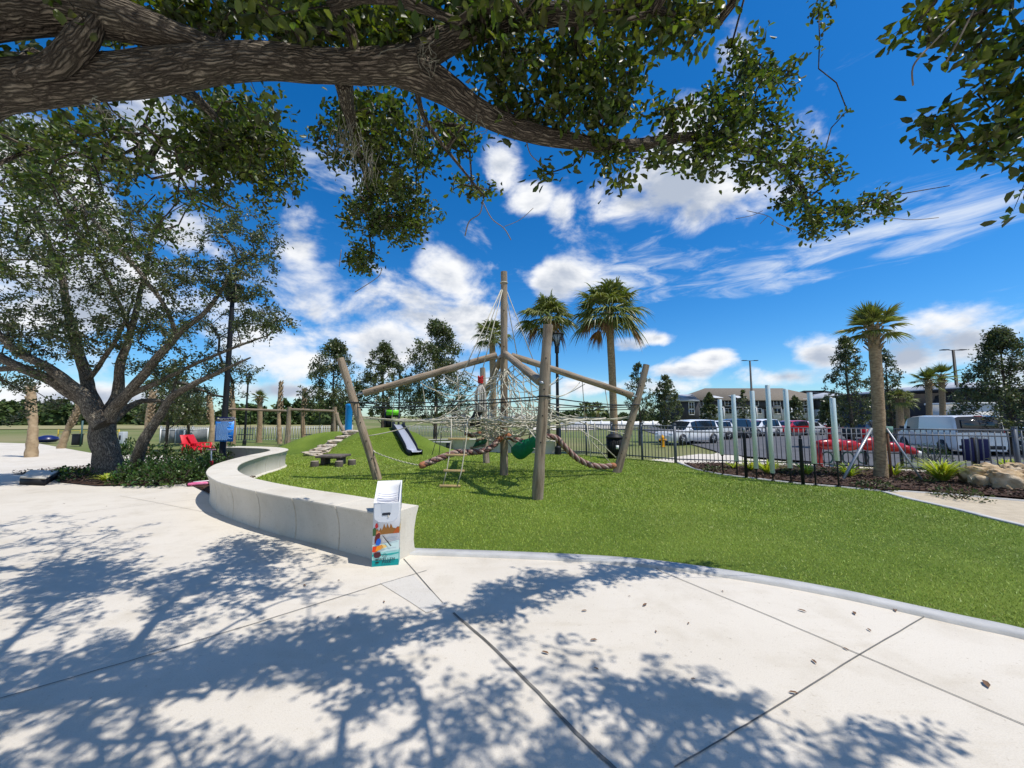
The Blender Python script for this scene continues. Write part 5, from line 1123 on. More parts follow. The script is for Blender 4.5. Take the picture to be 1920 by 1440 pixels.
fence('picket_fence', F3, 1.15, 'light grey picket fence far left behind the swing frame', M_fencel, every=3.2, gap=.2, pw=.045, post=.09)
fence('picket_fence', [GT(745, 819), GT(800, 820), GT(870, 822)], 1.1, 'grey picket fence behind the slide mound', M_fencel, every=2.4, gap=.17, pw=.04)
# mesh-panel pen at the left
pen = empty('panel_pen', GT(300, 829), 'pen of grey mesh panels on white posts left of the red chair', 'fence'); pm = MB(); pp = MB()
q = [GT(300, 831), GT(315, 831), GT(329, 831), GT(344, 833), GT(388, 829)]
for i, a in enumerate(q):
    pp.box((a.x, a.y, a.z+.5), (.08, .08, 1.15))
    if i < len(q)-1: b_ = q[i+1]; pm.bar(a+Vector((0, 0, .5)), b_+Vector((0, 0, .5)), .03, 1.0); pp.bar(a+Vector((0, 0, 1.03)), b_+Vector((0, 0, 1.03)), .05)
pm.build('mesh_panel', mat('mesh_panel', (.16, .17, .17), (.24, .25, .25), scale=2, rough=.8), pen); pp.build('posts', M_white, pen)
# ------------------------------------------------------------------ lamps, sign
def tulip(px, top, base_d, label, dz=None, group='park lamps with flared heads'):
    T = P(px, top, base_d); z = terr(T.x, T.y); t = empty('street_lamp', (T.x, T.y, z), label, 'street lamp', group); mb = MB(); c = (T.x, T.y, 0)
    mb.lathe([(.12, z-.05), (.12, z+.3), (.07, z+.35), (.055, T.z-1.0), (.05, T.z-.75), (.085, T.z-.72), (.09, T.z-.5), (.05, T.z-.48)], c, 12); smooth_by_angle(mb.build('pole', M_black, t), 40)
    hd = MB()
    for k in range(8):
        a = k*PI/4; hd.tube([Vector((T.x+math.cos(a)*r, T.y+math.sin(a)*r, T.z+zz)) for r, zz in ((.06, -.5), (.10, -.3), (.17, -.12), (.27, 0))], .014, n=5)
    hd.lathe([(.05, T.z-.0), (.29, T.z), (.29, T.z+.035), (.12, T.z+.07), (.0, T.z+.08)], c, 20); hd.build('lamp_cage', M_black, t)
    gl = MB(); gl.lathe([(.04, T.z-.48), (.08, T.z-.25), (.2, T.z-.005)], c, 16); gl.build('lamp_glass', mat('lamp_glass', (.35, .4, .45), rough=.2, spec=.6), t)
tulip(1044, 628, 14.6, 'black lamp with flared head beside the front climber post')
tulip(466, 702, 27, 'black flared lamp behind the swing frame left of the climber')
tulip(750, 690, 27, 'black flared lamp between the second and third young oaks')
g = P(417, 850, 11.3); g.z = 0; sp = empty('street_lamp', g, 'tall black lamp pole rising through the oak canopy with the blue sign on it', 'street lamp'); mb = MB()
mb.lathe([(.11, -.1), (.11, .35), (.085, .4), (.075, 2.4), (.068, 4.2), (.06, 5.0)], (g.x, g.y, 0), 16); smooth_by_angle(mb.build('pole', M_black, sp), 40)
mb = MB(); mb.lathe([(.06, 5.0), (.16, 5.05), (.3, 5.5), (.3, 5.55), (.05, 5.62)], (g.x, g.y, 0), 16); mb.build('lamp_head', M_black, sp)
sd = g.y-.11; a = P(402.5, 828, sd); b_ = P(436.5, 828, sd); tl_ = P(402.5, 782, sd)
sg = empty('rules_sign', ((a.x+b_.x)/2, sd, a.z), 'blue rules board with navy heading fixed to the tall black pole', 'sign')
w = b_.x-a.x; h = tl_.z-a.z; mb = MB(); mb.box(((a.x+b_.x)/2, sd, a.z+h*.42), (w, .02, h*.84)); mb.build('board', mat('sign_blue', (.03, .27, .88), rough=.4), sg)
mb = MB(); mb.box(((a.x+b_.x)/2, sd, a.z+h*.93), (w*1.02, .022, h*.16)); mb.build('header', mat('sign_navy', (.008, .012, .06), rough=.4), sg)
M_sw = mat('sign_white', (.8, .8, .8), rough=.5); M_sl = mat('sign_print', (.45, .72, .95), rough=.5)
text('lettering', 'Playground Rules', (a.x+w*.60, sd-.014, a.z+h*.905), (PI/2, 0, 0), .066, M_sw, sg)
mb = MB(); mb.lathe([(.028, -.001), (.028, .001)], (a.x+w*.13, sd-.014, a.z+h*.93), 14, M=Matrix.Rotation(PI/2, 4, 'X').to_4x4()); mb.build('emblem', mat('sign_emblem', (.6, .62, .4), rough=.5), sg)
mb = MB(); random.seed(4)
for i in range(17):
    z = a.z+h*(.79-.045*i); x = a.x+w*.06; end = a.x+w*random.uniform(.6, .93)
    if i == 0: x = a.x+w*.3; end = a.x+w*.72
    while x < end:
        ww = random.uniform(.018, .06); mb.box((x+ww/2, sd-.0125, z), (ww, .003, .013)); x += ww+.008
mb.build('rules_print', M_sl, sg)
mb = MB(); mb.box(((a.x+b_.x)/2, sd-.0125, a.z+h*.838), (w*.94, .003, .01)); mb.build('header_line', M_sw, sg)
# ------------------------------------------------------------------ hill things
random.seed(31)
M_rock = mat('pale_rock', (.52, .44, .34), (.38, .30, .22), scale=5, rough=.9, bump=.8, bscale=14, c3=(.62, .56, .47), s3=3)
def rock(name, c, size, label, cat, group, m=M_rock, seed=0, flat=.6, rz=0):
    bm = bmesh.new(); bmesh.ops.create_icosphere(bm, subdivisions=4, radius=1)
    for v in bm.verts:
        p = v.co.copy(); n_ = mnoise.noise(p*1.3+Vector((seed*5.1, 0, 0)))*.38+mnoise.noise(p*3+Vector((seed, 4, 0)))*.24+mnoise.noise(p*8+Vector((seed, 9, 0)))*.09
        q = Vector((math.copysign(abs(p.x)**flat, p.x), math.copysign(abs(p.y)**flat, p.y), math.copysign(abs(p.z)**flat, p.z)))*(1+n_)
        v.co = Vector((q.x*size[0]*.85, q.y*size[1]*.85, q.z*size[2]*.85))
    me = bpy.data.meshes.new(name); bm.to_mesh(me); bm.free(); me.polygons.foreach_set('use_smooth', np.ones(len(me.polygons), bool)); me.materials.append(m)
    at = me.attributes.new('tubeco', 'FLOAT_VECTOR', 'POINT'); o = bpy.data.objects.new(name, me); COL.objects.link(o); o.location = c; o.rotation_euler = (0, 0, rz); me.set_sharp_from_angle(angle=R(50)); return tag(o, label, cat, group)
for i, (px, py, lb) in enumerate([(590, 850.5, 'bottom'), (605, 844, 'second from bottom'), (619, 837, 'third from bottom'), (632, 829.5, 'fourth from bottom'), (646, 821, 'fifth from bottom'), (661, 811, 'topmost')]):
    d = 14.3+.42*i; p = P(px, py, d); hz = hfun(p.x, p.y); p.z = max(p.z, hz+.0)
    rock('stone_step', p, (.42, .34, .11), 'pale rough stone step on the grass mound, '+lb+' of the flight', 'step', 'stone steps up the mound', seed=i, rz=.3*math.sin(i*3))
M_rock2 = mat('tan_boulder', (.50, .36, .20), (.26, .17, .09), scale=3, rough=.9, bump=1, bscale=22, detail=10, c3=(.66, .54, .38), s3=5)
for px, py, s, lb, sd_ in [(1838, 902, (.36, .32, .27), 'leftmost big tan boulder in the mulch bed', 4), (1862, 893, (.34, .3, .28), 'tan boulder at the back of the pile, half hidden', 7), (1886, 908, (.32, .29, .29), 'cracked tan boulder third from the left in the pile', 9), (1935, 908, (.42, .34, .29), 'tan boulder cut by the right picture edge', 12), (1905, 888, (.25, .25, .26), 'small tan boulder at the back right', 15)]:
    g = G(px, py+12); rock('boulder', (g.x, g.y, s[2]*.62), s, lb, 'boulder', 'boulders in the mulch bed', m=M_rock2, seed=sd_, flat=.75, rz=sd_)
# slide
def slide():
    t0 = P(745, 797, 15.6); b0 = P(778, 846, 14.2); rt = empty('slide', b0, 'grey metal slide with dark sides running down the grass mound', 'slide'); pts = []
    mid = lerp(t0, b0, .78)-Vector((0, 0, .06)); cp = catmull([t0+Vector((0, .35, .02)), t0, lerp(t0, b0, .4), mid, b0+Vector((-.12, .12, .0)), b0+Vector((.10, -.1, .01))], 5); dr = Vector((b0.x-t0.x, b0.y-t0.y, 0)).normalized(); sdv = Vector((-dr.y, dr.x, 0))*.21
    mb = MB(); V = []
    for p in cp: V += [p-sdv, p-sdv*.75-Vector((0, 0, .04)), p+sdv*.75-Vector((0, 0, .04)), p+sdv]
    mb.add(V, [(4*i+k, 4*i+k+1, 4*i+5+k, 4*i+4+k) for i in range(len(cp)-1) for k in range(3)]); o = mb.build('bed', mat('slide_steel', (.42, .44, .50), rough=.35, metal=.3), rt, smooth=True); md = o.modifiers.new('s', 'SOLIDIFY'); md.thickness = .015
    for s in (-1, 1):
        mb = MB(); V = []
        for i, p in enumerate(cp): q = p+sdv*s*1.1; hh = .14*(1-.75*(i/(len(cp)-1))**3); V += [q-sdv*s*.1+Vector((0, 0, hh)), q+Vector((0, 0, hh)), q-Vector((0, 0, .16)), q-sdv*s*.1-Vector((0, 0, .16))]
        mb.add(V, [(4*i+k, 4*i+(k+1) % 4, 4*i+4+(k+1) % 4, 4*i+4+k) for i in range(len(cp)-1) for k in range(4)]+[(0, 1, 2, 3)]); mb.build('side_rail', M_dark, rt)
    mb = MB()
    for x in (722, 747): q = P(x, 808, 15.9); mb.box((q.x, q.y, 1.25), (.07, .07, 1.1))
    q = P(735, 780, 15.9); mb.box((q.x, q.y, q.z), (.6, .06, .08)); q = P(728, 792, 15.95); mb.box((q.x, q.y, q.z), (.28, .05, .5)); mb.build('gate_frame', M_dark, rt)
    q = P(736, 773.5, 15.85); mb = MB(); mb.box(q, (.50, .08, .22)); (lambda o, w: o)(mb.build('lime_panel', mat('lime_green', (.16, .62, .02), rough=.4), rt), .03)
slide()
g = P(653, 808, 17.2); z0 = terr(g.x, g.y)+hfun(g.x, g.y); T = P(653, 757, 17.2); t = empty('blue_pillar', (g.x, g.y, z0), 'bright blue round pillar standing on top of the grass mound', 'pillar'); mb = MB(); mb.lathe([(.15, z0-.1), (.15, T.z-.12), (.155, T.z-.11), (.155, T.z-.06), (.14, T.z-.02), (.05, T.z)], (g.x, g.y, 0), 24); smooth_by_angle(mb.build('column', mat('sky_blue_paint', (.01, .24, .62), rough=.35), t), 40)
mb = MB(); mb.lathe([(.165, z0-.05), (.165, z0+.05)], (g.x, g.y, 0), 24); mb.build('base_ring', M_dark, t)
# low table and stools
M_oldw = mat('grey_timber', (.17, .14, .12), (.09, .075, .065), scale=10, rough=.9, bump=.7)
g = P(625, 868, 11.6); g.z = 0; t = empty('low_table', g, 'low dark timber table on the lawn beside round stools', 'table'); mb = MB(); z = P(625, 856, 11.4).z
for k in range(4): mb.box((g.x, g.y-.27+.18*k, z), (.78, .17, .06))
bevel(mb.build('tabletop', M_oldw, t), .01)
for s in (-1, 1): mb = MB(); mb.box((g.x+s*.24, g.y, z/2-.03), (.10, .42, z)); mb.build('leg', M_oldw, t)
mb = MB(); mb.box((g.x, g.y, z-.06), (.5, .1, .05)); mb.build('stretcher', M_oldw, t)
for px, py, lb in ((589.6, 876, 'leftmost of the three round timber stools by the low table'), (635.5, 876, 'middle timber stool in front of the low table'), (659.5, 873, 'rightmost timber stool beside the low table')):
    g = G(px, py); t = empty('stool', g, lb, 'stool', 'round timber stools'); mb = MB(); mb.lathe([(.115, -.02), (.112, .10), (.108, .165)], g, 16); smooth_by_angle(mb.build('block', M_oldw, t), 40); mb = MB(); mb.lathe([(.108, .165), (.11, .17), (.105, .18), (.0, .182)], g, 16); mb.build('seat', mat('stool_top', (.30, .25, .2), rough=.9), t)
# swing frame
sw = empty('swing_frame', GT(541, 821), 'long low swing frame of pale logs behind the mound', 'swing frame'); D = 25
def slog(name, a, b, r): mb = MB(); log(mb, a, b, r, r*.95, .02, n=10); smooth_by_angle(mb.build(name, M_wood, sw), 50)
def PG(px, py, d): v = P(px, py, d); return v
slog('beam', PG(426, 767, D), PG(543, 770.6, D), .085); slog('beam', PG(547, 768, D), PG(627, 771, D-.3), .085)
for x0, x1, r in ((424, 424, .13), (541, 543, .13), (537, 543, .13), (628, 627.5, .14)):
    p = PG(x0, 821, D); p.z = terr(p.x, p.y)-.1; slog('post', p, PG(x1, 763, D), r)
p = PG(643, 806, D); mb = MB(); mb.tube(catmull([PG(631, 774, D), PG(634, 788, D), PG(643, 806, D), PG(650, 815, D)], 4), .12, n=10); mb.build('curved_post', M_wood, sw)
mb = MB()
for x in (450, 470, 495, 570, 600): mb.tube([PG(x, 769, D), PG(x-1, 815, D)], .015, n=4)
mb.build('chains', M_black, sw); mb = MB()
for x in (460, 585): q = PG(x, 815, D); mb.box(q, (.9, .2, .05))
mb.build('swing_seat', M_dark, sw)
# bench behind the climber
p = P(903, 838, 0+14.2); 
p = P(828, 828, 16.5); bn = empty('park_bench', (p.x, p.y, 0), 'small grey-topped bench in front of the far seat wall', 'bench'); mb = MB(); mb.box((p.x, p.y, .36), (.75, .3, .05)); mb.build('seat', M_kerb, bn)
for s in (-1, 1): mb = MB(); mb.box((p.x+s*.28, p.y, .17), (.12, .26, .33)); mb.build('leg', M_dark, bn)
# litter bin by the fence
g = G(1153, 860); bi = empty('litter_bin', g, 'black slatted litter bin with white notice beside the palm trunk', 'bin'); mb = MB()
for k in range(26): a_ = k*2*PI/26; mb.bar(g+Vector((math.cos(a_)*.25, math.sin(a_)*.25, .05)), g+Vector((math.cos(a_)*.265, math.sin(a_)*.265, .72)), .035, .012, up=(math.cos(a_), math.sin(a_), 0))
mb.build('slats', M_black, bi); mb = MB(); mb.lathe([(.235, .03), (.235, .7)], g, 20); mb.build('liner', M_rub, bi); mb = MB(); mb.lathe([(.29, .72), (.30, .76), (.2, .86), (.1, .87)], g, 24); smooth_by_angle(mb.build('lid', M_black, bi), 30); mb = MB(); mb.box(g+Vector((.02, -.275, .42)), (.10, .006, .13)); mb.build('notice', M_white, bi)
# hydrant
g = GT(1243, 838); hy = empty('fire_hydrant', g, 'yellow fire hydrant on the grass beyond the fence', 'hydrant'); My = mat('hydrant_yellow', (.75, .36, .01), rough=.4)
mb = MB(); mb.lathe([(.17, 0), (.17, .04), (.11, .05), (.11, .55), (.14, .56), (.14, .60)], g, 16); smooth_by_angle(mb.build('barrel', My, hy), 40); mb = MB(); mb.lathe([(.135, .60), (.12, .68), (.07, .74), (.03, .76), (.03, .82), (0, .82)], g, 16); smooth_by_angle(mb.build('bonnet', My, hy), 40)
for a_ in (0, PI, -PI/2): mb = MB(); d = Vector((math.cos(a_), math.sin(a_), 0)); mb.tube([g+Vector((0, 0, .47))+d*.08, g+Vector((0, 0, .47))+d*.2], [.06, .06], n=10); mb.tube([g+Vector((0, 0, .47))+d*.19, g+Vector((0, 0, .47))+d*.23], [.07, .07], n=6); mb.build('nozzle', My, hy)
# palm braces
pb = empty('palm_brace', G(1652, 897), 'grey steel struts propping the staked palm trunk', 'brace'); tp = P(1648, 805, 8.95)
for gx, gy, tx in ((1575, 905, 1634), (1737, 908, 1662), (1672, 899, 1663)): mb = MB(); mb.bar(G(gx, gy)-Vector((0, 0, .05)), P(tx, 803, 8.85), .05, .035); mb.build('strut', M_steel if gx != 1672 else mat('wood_strut', (.2, .12, .08), rough=.9), pb)
mb = MB(); mb.lathe([(.152, tp.z-.07), (.152, tp.z+.07)], (G(1652, 897).x-.02, 8.97, 0), 20); mb.build('band', mat('green_strap', (.10, .2, .17), rough=.7), pb)
# ------------------------------------------------------------------ cars
def car(label, col, px, depth, yaw, L=4.7, W=1.85, Hh=1.5, kind='suv', group='cars in the car park', cat='car', zoff=0, rough=.25):
    """x forward; stations: (x/L, belt z, roof z, half-width factor, glass flag)"""
    g = P(px, 780, depth); g.z = terr(g.x, g.y)+.02
    t = empty({'van': 'white_van', 'saloon': 'parked_car', 'suv': 'parked_car'}[kind] if kind != 'van' else 'parked_van', g, label, cat, group, rz=yaw)
    m = mat('car_'+'_'.join(str(c) for c in col), col, rough=rough, coat=.8, spec=.5)
    if kind == 'suv': st = [(-.5, .62, .62, .86), (-.495, .95, .97, .93), (-.47, 1.0, 1.10, .97), (-.40, 1.0, .985*Hh, 1), (-.30, 1.0, Hh, 1), (-.1, .98, Hh, 1), (.02, .97, .985*Hh, 1), (.12, .96, .93*Hh, 1), (.27, .95, 1.0, .99), (.40, .90, .93, .96), (.47, .80, .82, .9), (.5, .58, .60, .8)]
    elif kind == 'van': st = [(-.5, .55, .6, .93), (-.498, 1.15, 1.16, .97), (-.48, 1.2, .97*Hh, 1), (-.44, 1.2, Hh, 1), (-.2, 1.2, Hh, 1), (.05, 1.2, Hh, 1), (.20, 1.18, .97*Hh, 1), (.26, 1.16, .93*Hh, 1), (.37, 1.12, 1.18, .98), (.45, 1.0, 1.03, .94), (.49, .8, .82, .88), (.5, .6, .62, .8)]
    else: st = [(-.5, .60, .60, .85), (-.49, .88, .90, .93), (-.36, .96, .98, .98), (-.24, .96, .96*Hh, 1), (-.10, .94, Hh, 1), (.04, .93, .99*Hh, 1), (.10, .92, .93*Hh, 1), (.23, .90, .94, .99), (.38, .84, .87, .96), (.47, .72, .75, .9), (.5, .55, .58, .8)]
    V = []; hw = W/2
    for x, zb, zr, w in st:
        x *= L; w *= hw; tum = .80 if kind != 'van' else .88; cab = zr-zb > .12
        wr = w*tum if cab else w*.9
        rowp = [(w*.90, .24), (w*.985, .36), (w, .62 if zb > .62 else zb*.9), (w*.975, zb), (wr, zr-(.05 if cab else .01)), (wr*.86, zr+.0), (0, zr+.03)]
        V += [(x, y, z) for y, z in rowp]+[(x, -y, z) for y, z in reversed(rowp[:-1])]
    n = 13; body = []; glass = []
    for i in range(len(st)-1):
        for k in range(n):
            k2 = (k+1) % n; f = (i*n+k, i*n+k2, (i+1)*n+k2, (i+1)*n+k)
            c0 = st[i][2]-st[i][1] > .12; c1 = st[i+1][2]-st[i+1][1] > .12
            side = k in (3, 8); top = k in (4, 5, 6, 7)
            isg = (side and c0 and c1) or (top and (c0 != c1))
            if kind == 'van' and side and st[i+1][0] < .06: isg = False
            (glass if isg else body).append(f)
    A = MB(); A.add(V, body+[tuple(range(n-1, -1, -1)), tuple((len(st)-1)*n+k for k in range(n))]); o = A.build('body', m, t, local=True); smooth_by_angle(o, 32)
    gl_top = [f for f in glass if (f[0] % n) in (4, 5, 6, 7)]; gl_l = [f for f in glass if (f[0] % n) == 3]; gl_r = [f for f in glass if (f[0] % n) == 8]
    fr = [f for f in gl_top if V[f[0]][0] > 0]; re_ = [f for f in gl_top if V[f[0]][0] <= 0]
    for nm_, fs_ in (('windscreen', fr), ('rear_window', re_), ('side_window', gl_l), ('side_window', gl_r)):
        if fs_: B = MB(); B.add(V, fs_); B.build(nm_, M_glass, t, local=True)
    tr = MB()
    cabs = [i for i in range(len(st)) if st[i][2]-st[i][1] > .12]
    for s in (1, -1):  # pillars
        for i in cabs[1:-1][::2] if kind != 'van' else []:
            x, zb, zr, w = st[i]; tr.bar((x*L, s*w*hw*.98, zb), (x*L-.02, s*w*hw*.81, zr-.04), .06, .03)
    if tr.n: tr.build('pillars', M_black, t, local=True)
    if kind == 'van':
        rw = MB(); rw.box((-.497*L, 0, 1.62), (.03, W*.70, .42), M=Matrix.Rotation(R(6), 4, 'Y').to_4x4()); bevel(rw.build('rear_window', M_glass, t, local=True), .05)
        pl = MB(); pl.box((-.503*L, 0, .95), (.02, .34, .16)); pl.build('number_plate', M_white, t, local=True)
        dr = MB(); dr.box((-.502*L, 0, 1.3), (.012, .012, 1.4)); dr.build('door_seam', M_dark, t, local=True)
        bl = MB(); bl.box((-.485*L, 0, Hh-.03), (.05, .3, .04)); bl.build('brake_light', M_red, t, local=True)
        for s in (1, -1): sv = MB(); sv.box((.30*L-.12*L, s*W*.47, 1.5), (.8, .02, .42)); 
    for sx in (-.31, .32):
        for s in (1, -1):
            w_ = MB(); Mx = Matrix.Rotation(PI/2, 4, 'X').to_4x4(); w_.lathe([(.26, -.1), (.335, -.09), (.345, 0), (.335, .09), (.26, .1)], (sx*L, s*(hw-.1), .345), 20, M=Mx); wo = w_.build('wheel', M_rub, t, local=True, smooth=False)
            r_ = MB(); r_.lathe([(.21, -.105), (.19, -.09), (.05, -.085), (.04, .085), (.19, .09), (.21, .105)], (sx*L, s*(hw-.1), .345), 14, M=Mx); ro = r_.build('rim', M_steel, wo, local=True); 
            ar = MB(); ar.lathe([(.40, -.004), (.40, .004)], (sx*L, s*(hw+.001), .36), 24, M=Mx); ar.build('wheel_arch', M_dark, t, local=True)
            w_2 = MB(); w_2.lathe([(.2, -.004), (.33, -.004), (.33, .012), (.2, .016)], (sx*L, s*(hw+.006), .345), 20, M=Mx)
            r2 = MB(); Ms = Mx; 
            for q in range(5): a_ = q*2*PI/5; r2.bar((sx*L, s*(hw+.014), .345), (sx*L+math.cos(a_)*.21, s*(hw+.014), .345+math.sin(a_)*.21), .05, .02, up=(0, 1, 0))
            r2.build('spokes', M_steel, wo, local=True)
    for s in (1, -1):
        hl = MB(); hl.box((.475*L, s*hw*.66, .72), (.12, .32, .13)); bevel(hl.build('headlight', mat('lamp_clear', (.7, .72, .75), rough=.1), t, local=True), .03)
        tlz = .95 if kind != 'van' else 1.1; tl = MB(); tl.box((-.487*L, s*hw*.86, tlz), (.08, .16, .2 if kind != 'van' else .5)); bevel(tl.build('tail_light', M_red, t, local=True), .02)
        mi = MB(); mi.box((.17*L if kind != 'van' else .3*L, s*(hw+.09), 1.02 if kind != 'van' else 1.3), (.12, .2, .14 if kind != 'van' else .26)); bevel(mi.build('mirror', M_dark if kind == 'van' else m, t, local=True), .03)
    bp = MB(); bp.box((-.492*L, 0, .42), (.12, W*.88, .2)); bp.box((.488*L, 0, .40), (.10, W*.8, .2)); bevel(bp.build('bumper', M_dark if kind != 'van' else M_dark, t, local=True), .03)
    return t
WH = (.80, .81, .83)
car('white van seen from behind at the right, roof above the fence', WH, 1766, 21.8, R(70), L=5.2, W=2.0, Hh=2.05, kind='van', cat='van', group='vehicles at the right')
car('silver-white saloon cut off by the right picture edge', (.62, .64, .68), 1935, 20.5, R(165), L=4.7, kind='saloon', Hh=1.45, group='vehicles at the right')
car('long white people carrier nearest the yellow hydrant', WH, 1288, 28.5, R(205), L=5.1, W=1.95, Hh=1.74, kind='suv')
car('white hatchback half hidden behind the people carrier', (.7, .72, .75), 1326, 33, R(195), L=4.3, Hh=1.6, kind='suv')
car('dark navy people carrier behind the first two chimes', (.012, .018, .035), 1364, 35, R(200), L=4.6, Hh=1.75, kind='suv')
car('dark red car behind the third chime', (.22, .01, .012), 1395, 38, R(200), L=4.4, Hh=1.55, kind='suv')
car('white car with red tail lamps between the third and tallest chimes', WH, 1422, 38.5, R(200), L=4.4, Hh=1.7, kind='suv')
car('bright red hatchback behind the fifth chime', (.50, .008, .012), 1478, 40, R(200), L=4.4, Hh=1.55, kind='suv')
car('silver hatchback just right of the red one', (.6, .62, .66), 1508, 41, R(200), L=4.2, Hh=1.45, kind='saloon')
car('small white pickup-like car parked far off by the grass verge', WH, 1538, 62, R(180), L=4.8, Hh=1.5, kind='saloon')
car('dark car glimpsed behind the staked palm', (.02, .022, .028), 1628, 33, R(20), L=4.6, Hh=1.65, kind='suv')
car('silver car behind the tallest chime, roofs only showing', (.5, .52, .55), 1384, 52, R(180), L=4.6, Hh=1.6, kind='suv')
# ------------------------------------------------------------------ car park lamps
def lot_lamp(px, top, depth, label, arm=1.1):
    T = P(px, top, depth); z = terr(T.x, T.y); t = empty('street_lamp', (T.x, T.y, z), label, 'street lamp', 'tall car park lamps'); mb = MB(); mb.lathe([(.3, z), (.3, z+.7), (.16, z+.72), (.10, T.z)], (T.x, T.y, 0), 12); mb.build('pole', M_black, t)
    for s in (-1, 1): mb = MB(); mb.bar((T.x, T.y, T.z-.05), (T.x+s*arm*.6, T.y, T.z+.0), .06); mb.box((T.x+s*arm*.85, T.y, T.z), (arm*.6, .35, .07)); mb.build('lamp_head', M_black, t)
lot_lamp(1406, 676, 52, 'double-headed car park lamp above the apartment block', arm=.95)
lot_lamp(1787, 656, 36, 'double-headed car park lamp beside the slim palms', arm=1.0)
lot_lamp(1815, 706, 48, 'small distant car park lamp before the dark roof', arm=.25)
# ------------------------------------------------------------------ buildings
M_roof = mat('brown_shingle', (.20, .17, .13), (.15, .125, .10), scale=3, rough=.95); M_dwall = mat('charcoal_cladding', (.035, .035, .04), (.05, .05, .055), scale=2, rough=.8); M_wwall = mat('white_stucco', (.62, .61, .58), (.56, .55, .52), scale=1, rough=.9); M_met = mat('pale_metal_roof', (.50, .52, .55), (.42, .44, .47), scale=2, rough=.5)
M_grey = mat('grey_stucco', (.26, .26, .26), rough=.9)
def window(root, c, w, h, frame=M_white, mull=1, nrm=(0, -1, 0), d=.1):
    x, y, z = c; f = MB(); n = Vector(nrm)
    for s in (-1, 1): f.box((x+s*w/2, y-d/2, z), (.12, d, h+.12)); f.box((x, y-d/2, z+s*h/2), (w-.12, d, .12))
    for k in range(mull): f.box((x+(k+1)*w/(mull+1)-w/2, y-d/2, z), (.09, d*.9, h-.12))
    o = f.build('window', frame, root); g_ = MB(); g_.box((x, y-.02, z), (w-.12, .05, h-.12)); g_.build('pane', M_glass, o)
def hip(mb, x0, x1, y0, y1, z0, z1, ov=.6):
    x0 -= ov; x1 += ov; y0 -= ov; y1 += ov; r = (y1-y0)/2; ym = (y0+y1)/2
    mb.add([(x0, y0, z0), (x1, y0, z0), (x1, y1, z0), (x0, y1, z0), (x0+r, ym, z1), (x1-r, ym, z1), (x0, y0, z0-.25), (x1, y0, z0-.25), (x1, y1, z0-.25), (x0, y1, z0-.25)], [(0, 1, 5, 4), (1, 2, 5), (2, 3, 4, 5), (3, 0, 4), (6, 9, 8, 7), (0, 6, 7, 1), (1, 7, 8, 2), (2, 8, 9, 3), (3, 9, 6, 0)])
D = 105; X = lambda px, d=D: (px-960)/F*d; Z = lambda py, d=D: P(960, py, d).z
bd = empty('apartment_block', (X(1420), D, -.5), 'long three-storey apartment block, charcoal above white, under a brown hip roof', 'building')
x0, x1 = X(1297), X(1560); mb = MB(); mb.box(((x0+x1)/2, D+8, (Z(750)+Z(767))/2), (x1-x0, 16, Z(750)-Z(767))); mb.build('upper_wall', M_dwall, bd)
mb = MB(); mb.box(((x0+x1)/2, D+8.1, (Z(767)-.6)/2), (x1-x0-.3, 16, Z(767)+.6)); mb.build('lower_wall', M_wwall, bd)
mb = MB(); hip(mb, x0, x1, D, D+16, Z(750), Z(724)); mb.build('roof', M_roof, bd)
xl = X(1262); mb = MB(); mb.box(((xl+x0)/2, D+3, (Z(754)-.6)/2), (x0-xl-.1, 14, Z(754)+.6)); mb.build('wing_wall', M_dwall, bd); mb = MB(); hip(mb, xl, x0-.7, D-4, D+10, Z(752), Z(738)); mb.build('wing_roof', M_met, bd)
xr = X(1600); mb = MB(); mb.box(((xr+x1)/2+.1, D+6, (Z(748)-.6)/2), (xr-x1, 18, Z(748)+.6)); mb.build('wing_wall', M_dwall, bd); mb = MB(); hip(mb, X(1522), xr, D-3, D+15, Z(747), Z(729.5)); mb.build('wing_roof', M_met, bd)
xx = X(1522); mb = MB(); mb.box(((xx+xr)/2, D-1.6, (Z(768)-.6)/2), (xr-xx, 2.4, Z(768)+.6)); mb.build('lower_wall', M_wwall, bd); mb = MB(); mb.box(((xx+xr)/2, D-1.5, (Z(768)+Z(748))/2), (xr-xx-.2, 2.5, Z(748)-Z(768))); mb.build('upper_wall', M_dwall, bd)
for px in (1318, 1365, 1415, 1456, 1500): window(bd, (X(px), D, Z(756)), 1.9, 1.5); 
for px in (1300+5, 1318, 1365, 1420, 1456, 1500): window(bd, (X(px), D, Z(771)), 1.9, 1.5)
for px in (1512, 1530, 1550, 1570): window(bd, (X(px), D-(2.9 if px > 1521 else 0), Z(754)), 1.6, 1.8); window(bd, (X(px), D-(2.9 if px > 1521 else 0), Z(770)), 1.6, 1.4)
for px in (1283,): window(bd, (X(px), D-4, Z(761)), 1.4, 1.8); window(bd, (X(px), D-4, Z(773)), 1.4, 1.4)
for px in (1340, 1383): mb = MB(); mb.add([(X(px-9), D-2, Z(746)), (X(px+9), D-2, Z(746)), (X(px+9), D+5, Z(738)), (X(px-9), D+5, Z(738)), (X(px-9), D-2, Z(747)), (X(px+9), D-2, Z(747))], [(0, 1, 2, 3), (0, 4, 5, 1)]); mb.build('dormer_roof', M_met, bd)
for px, w_ in ((1437, 3), (1304, 2)): mb = MB(); mb.box((X(px), D-.1, (Z(767)-.6)/2), (w_*.5, .3, Z(767)+.5)); mb.build('entrance', M_dwall, bd)
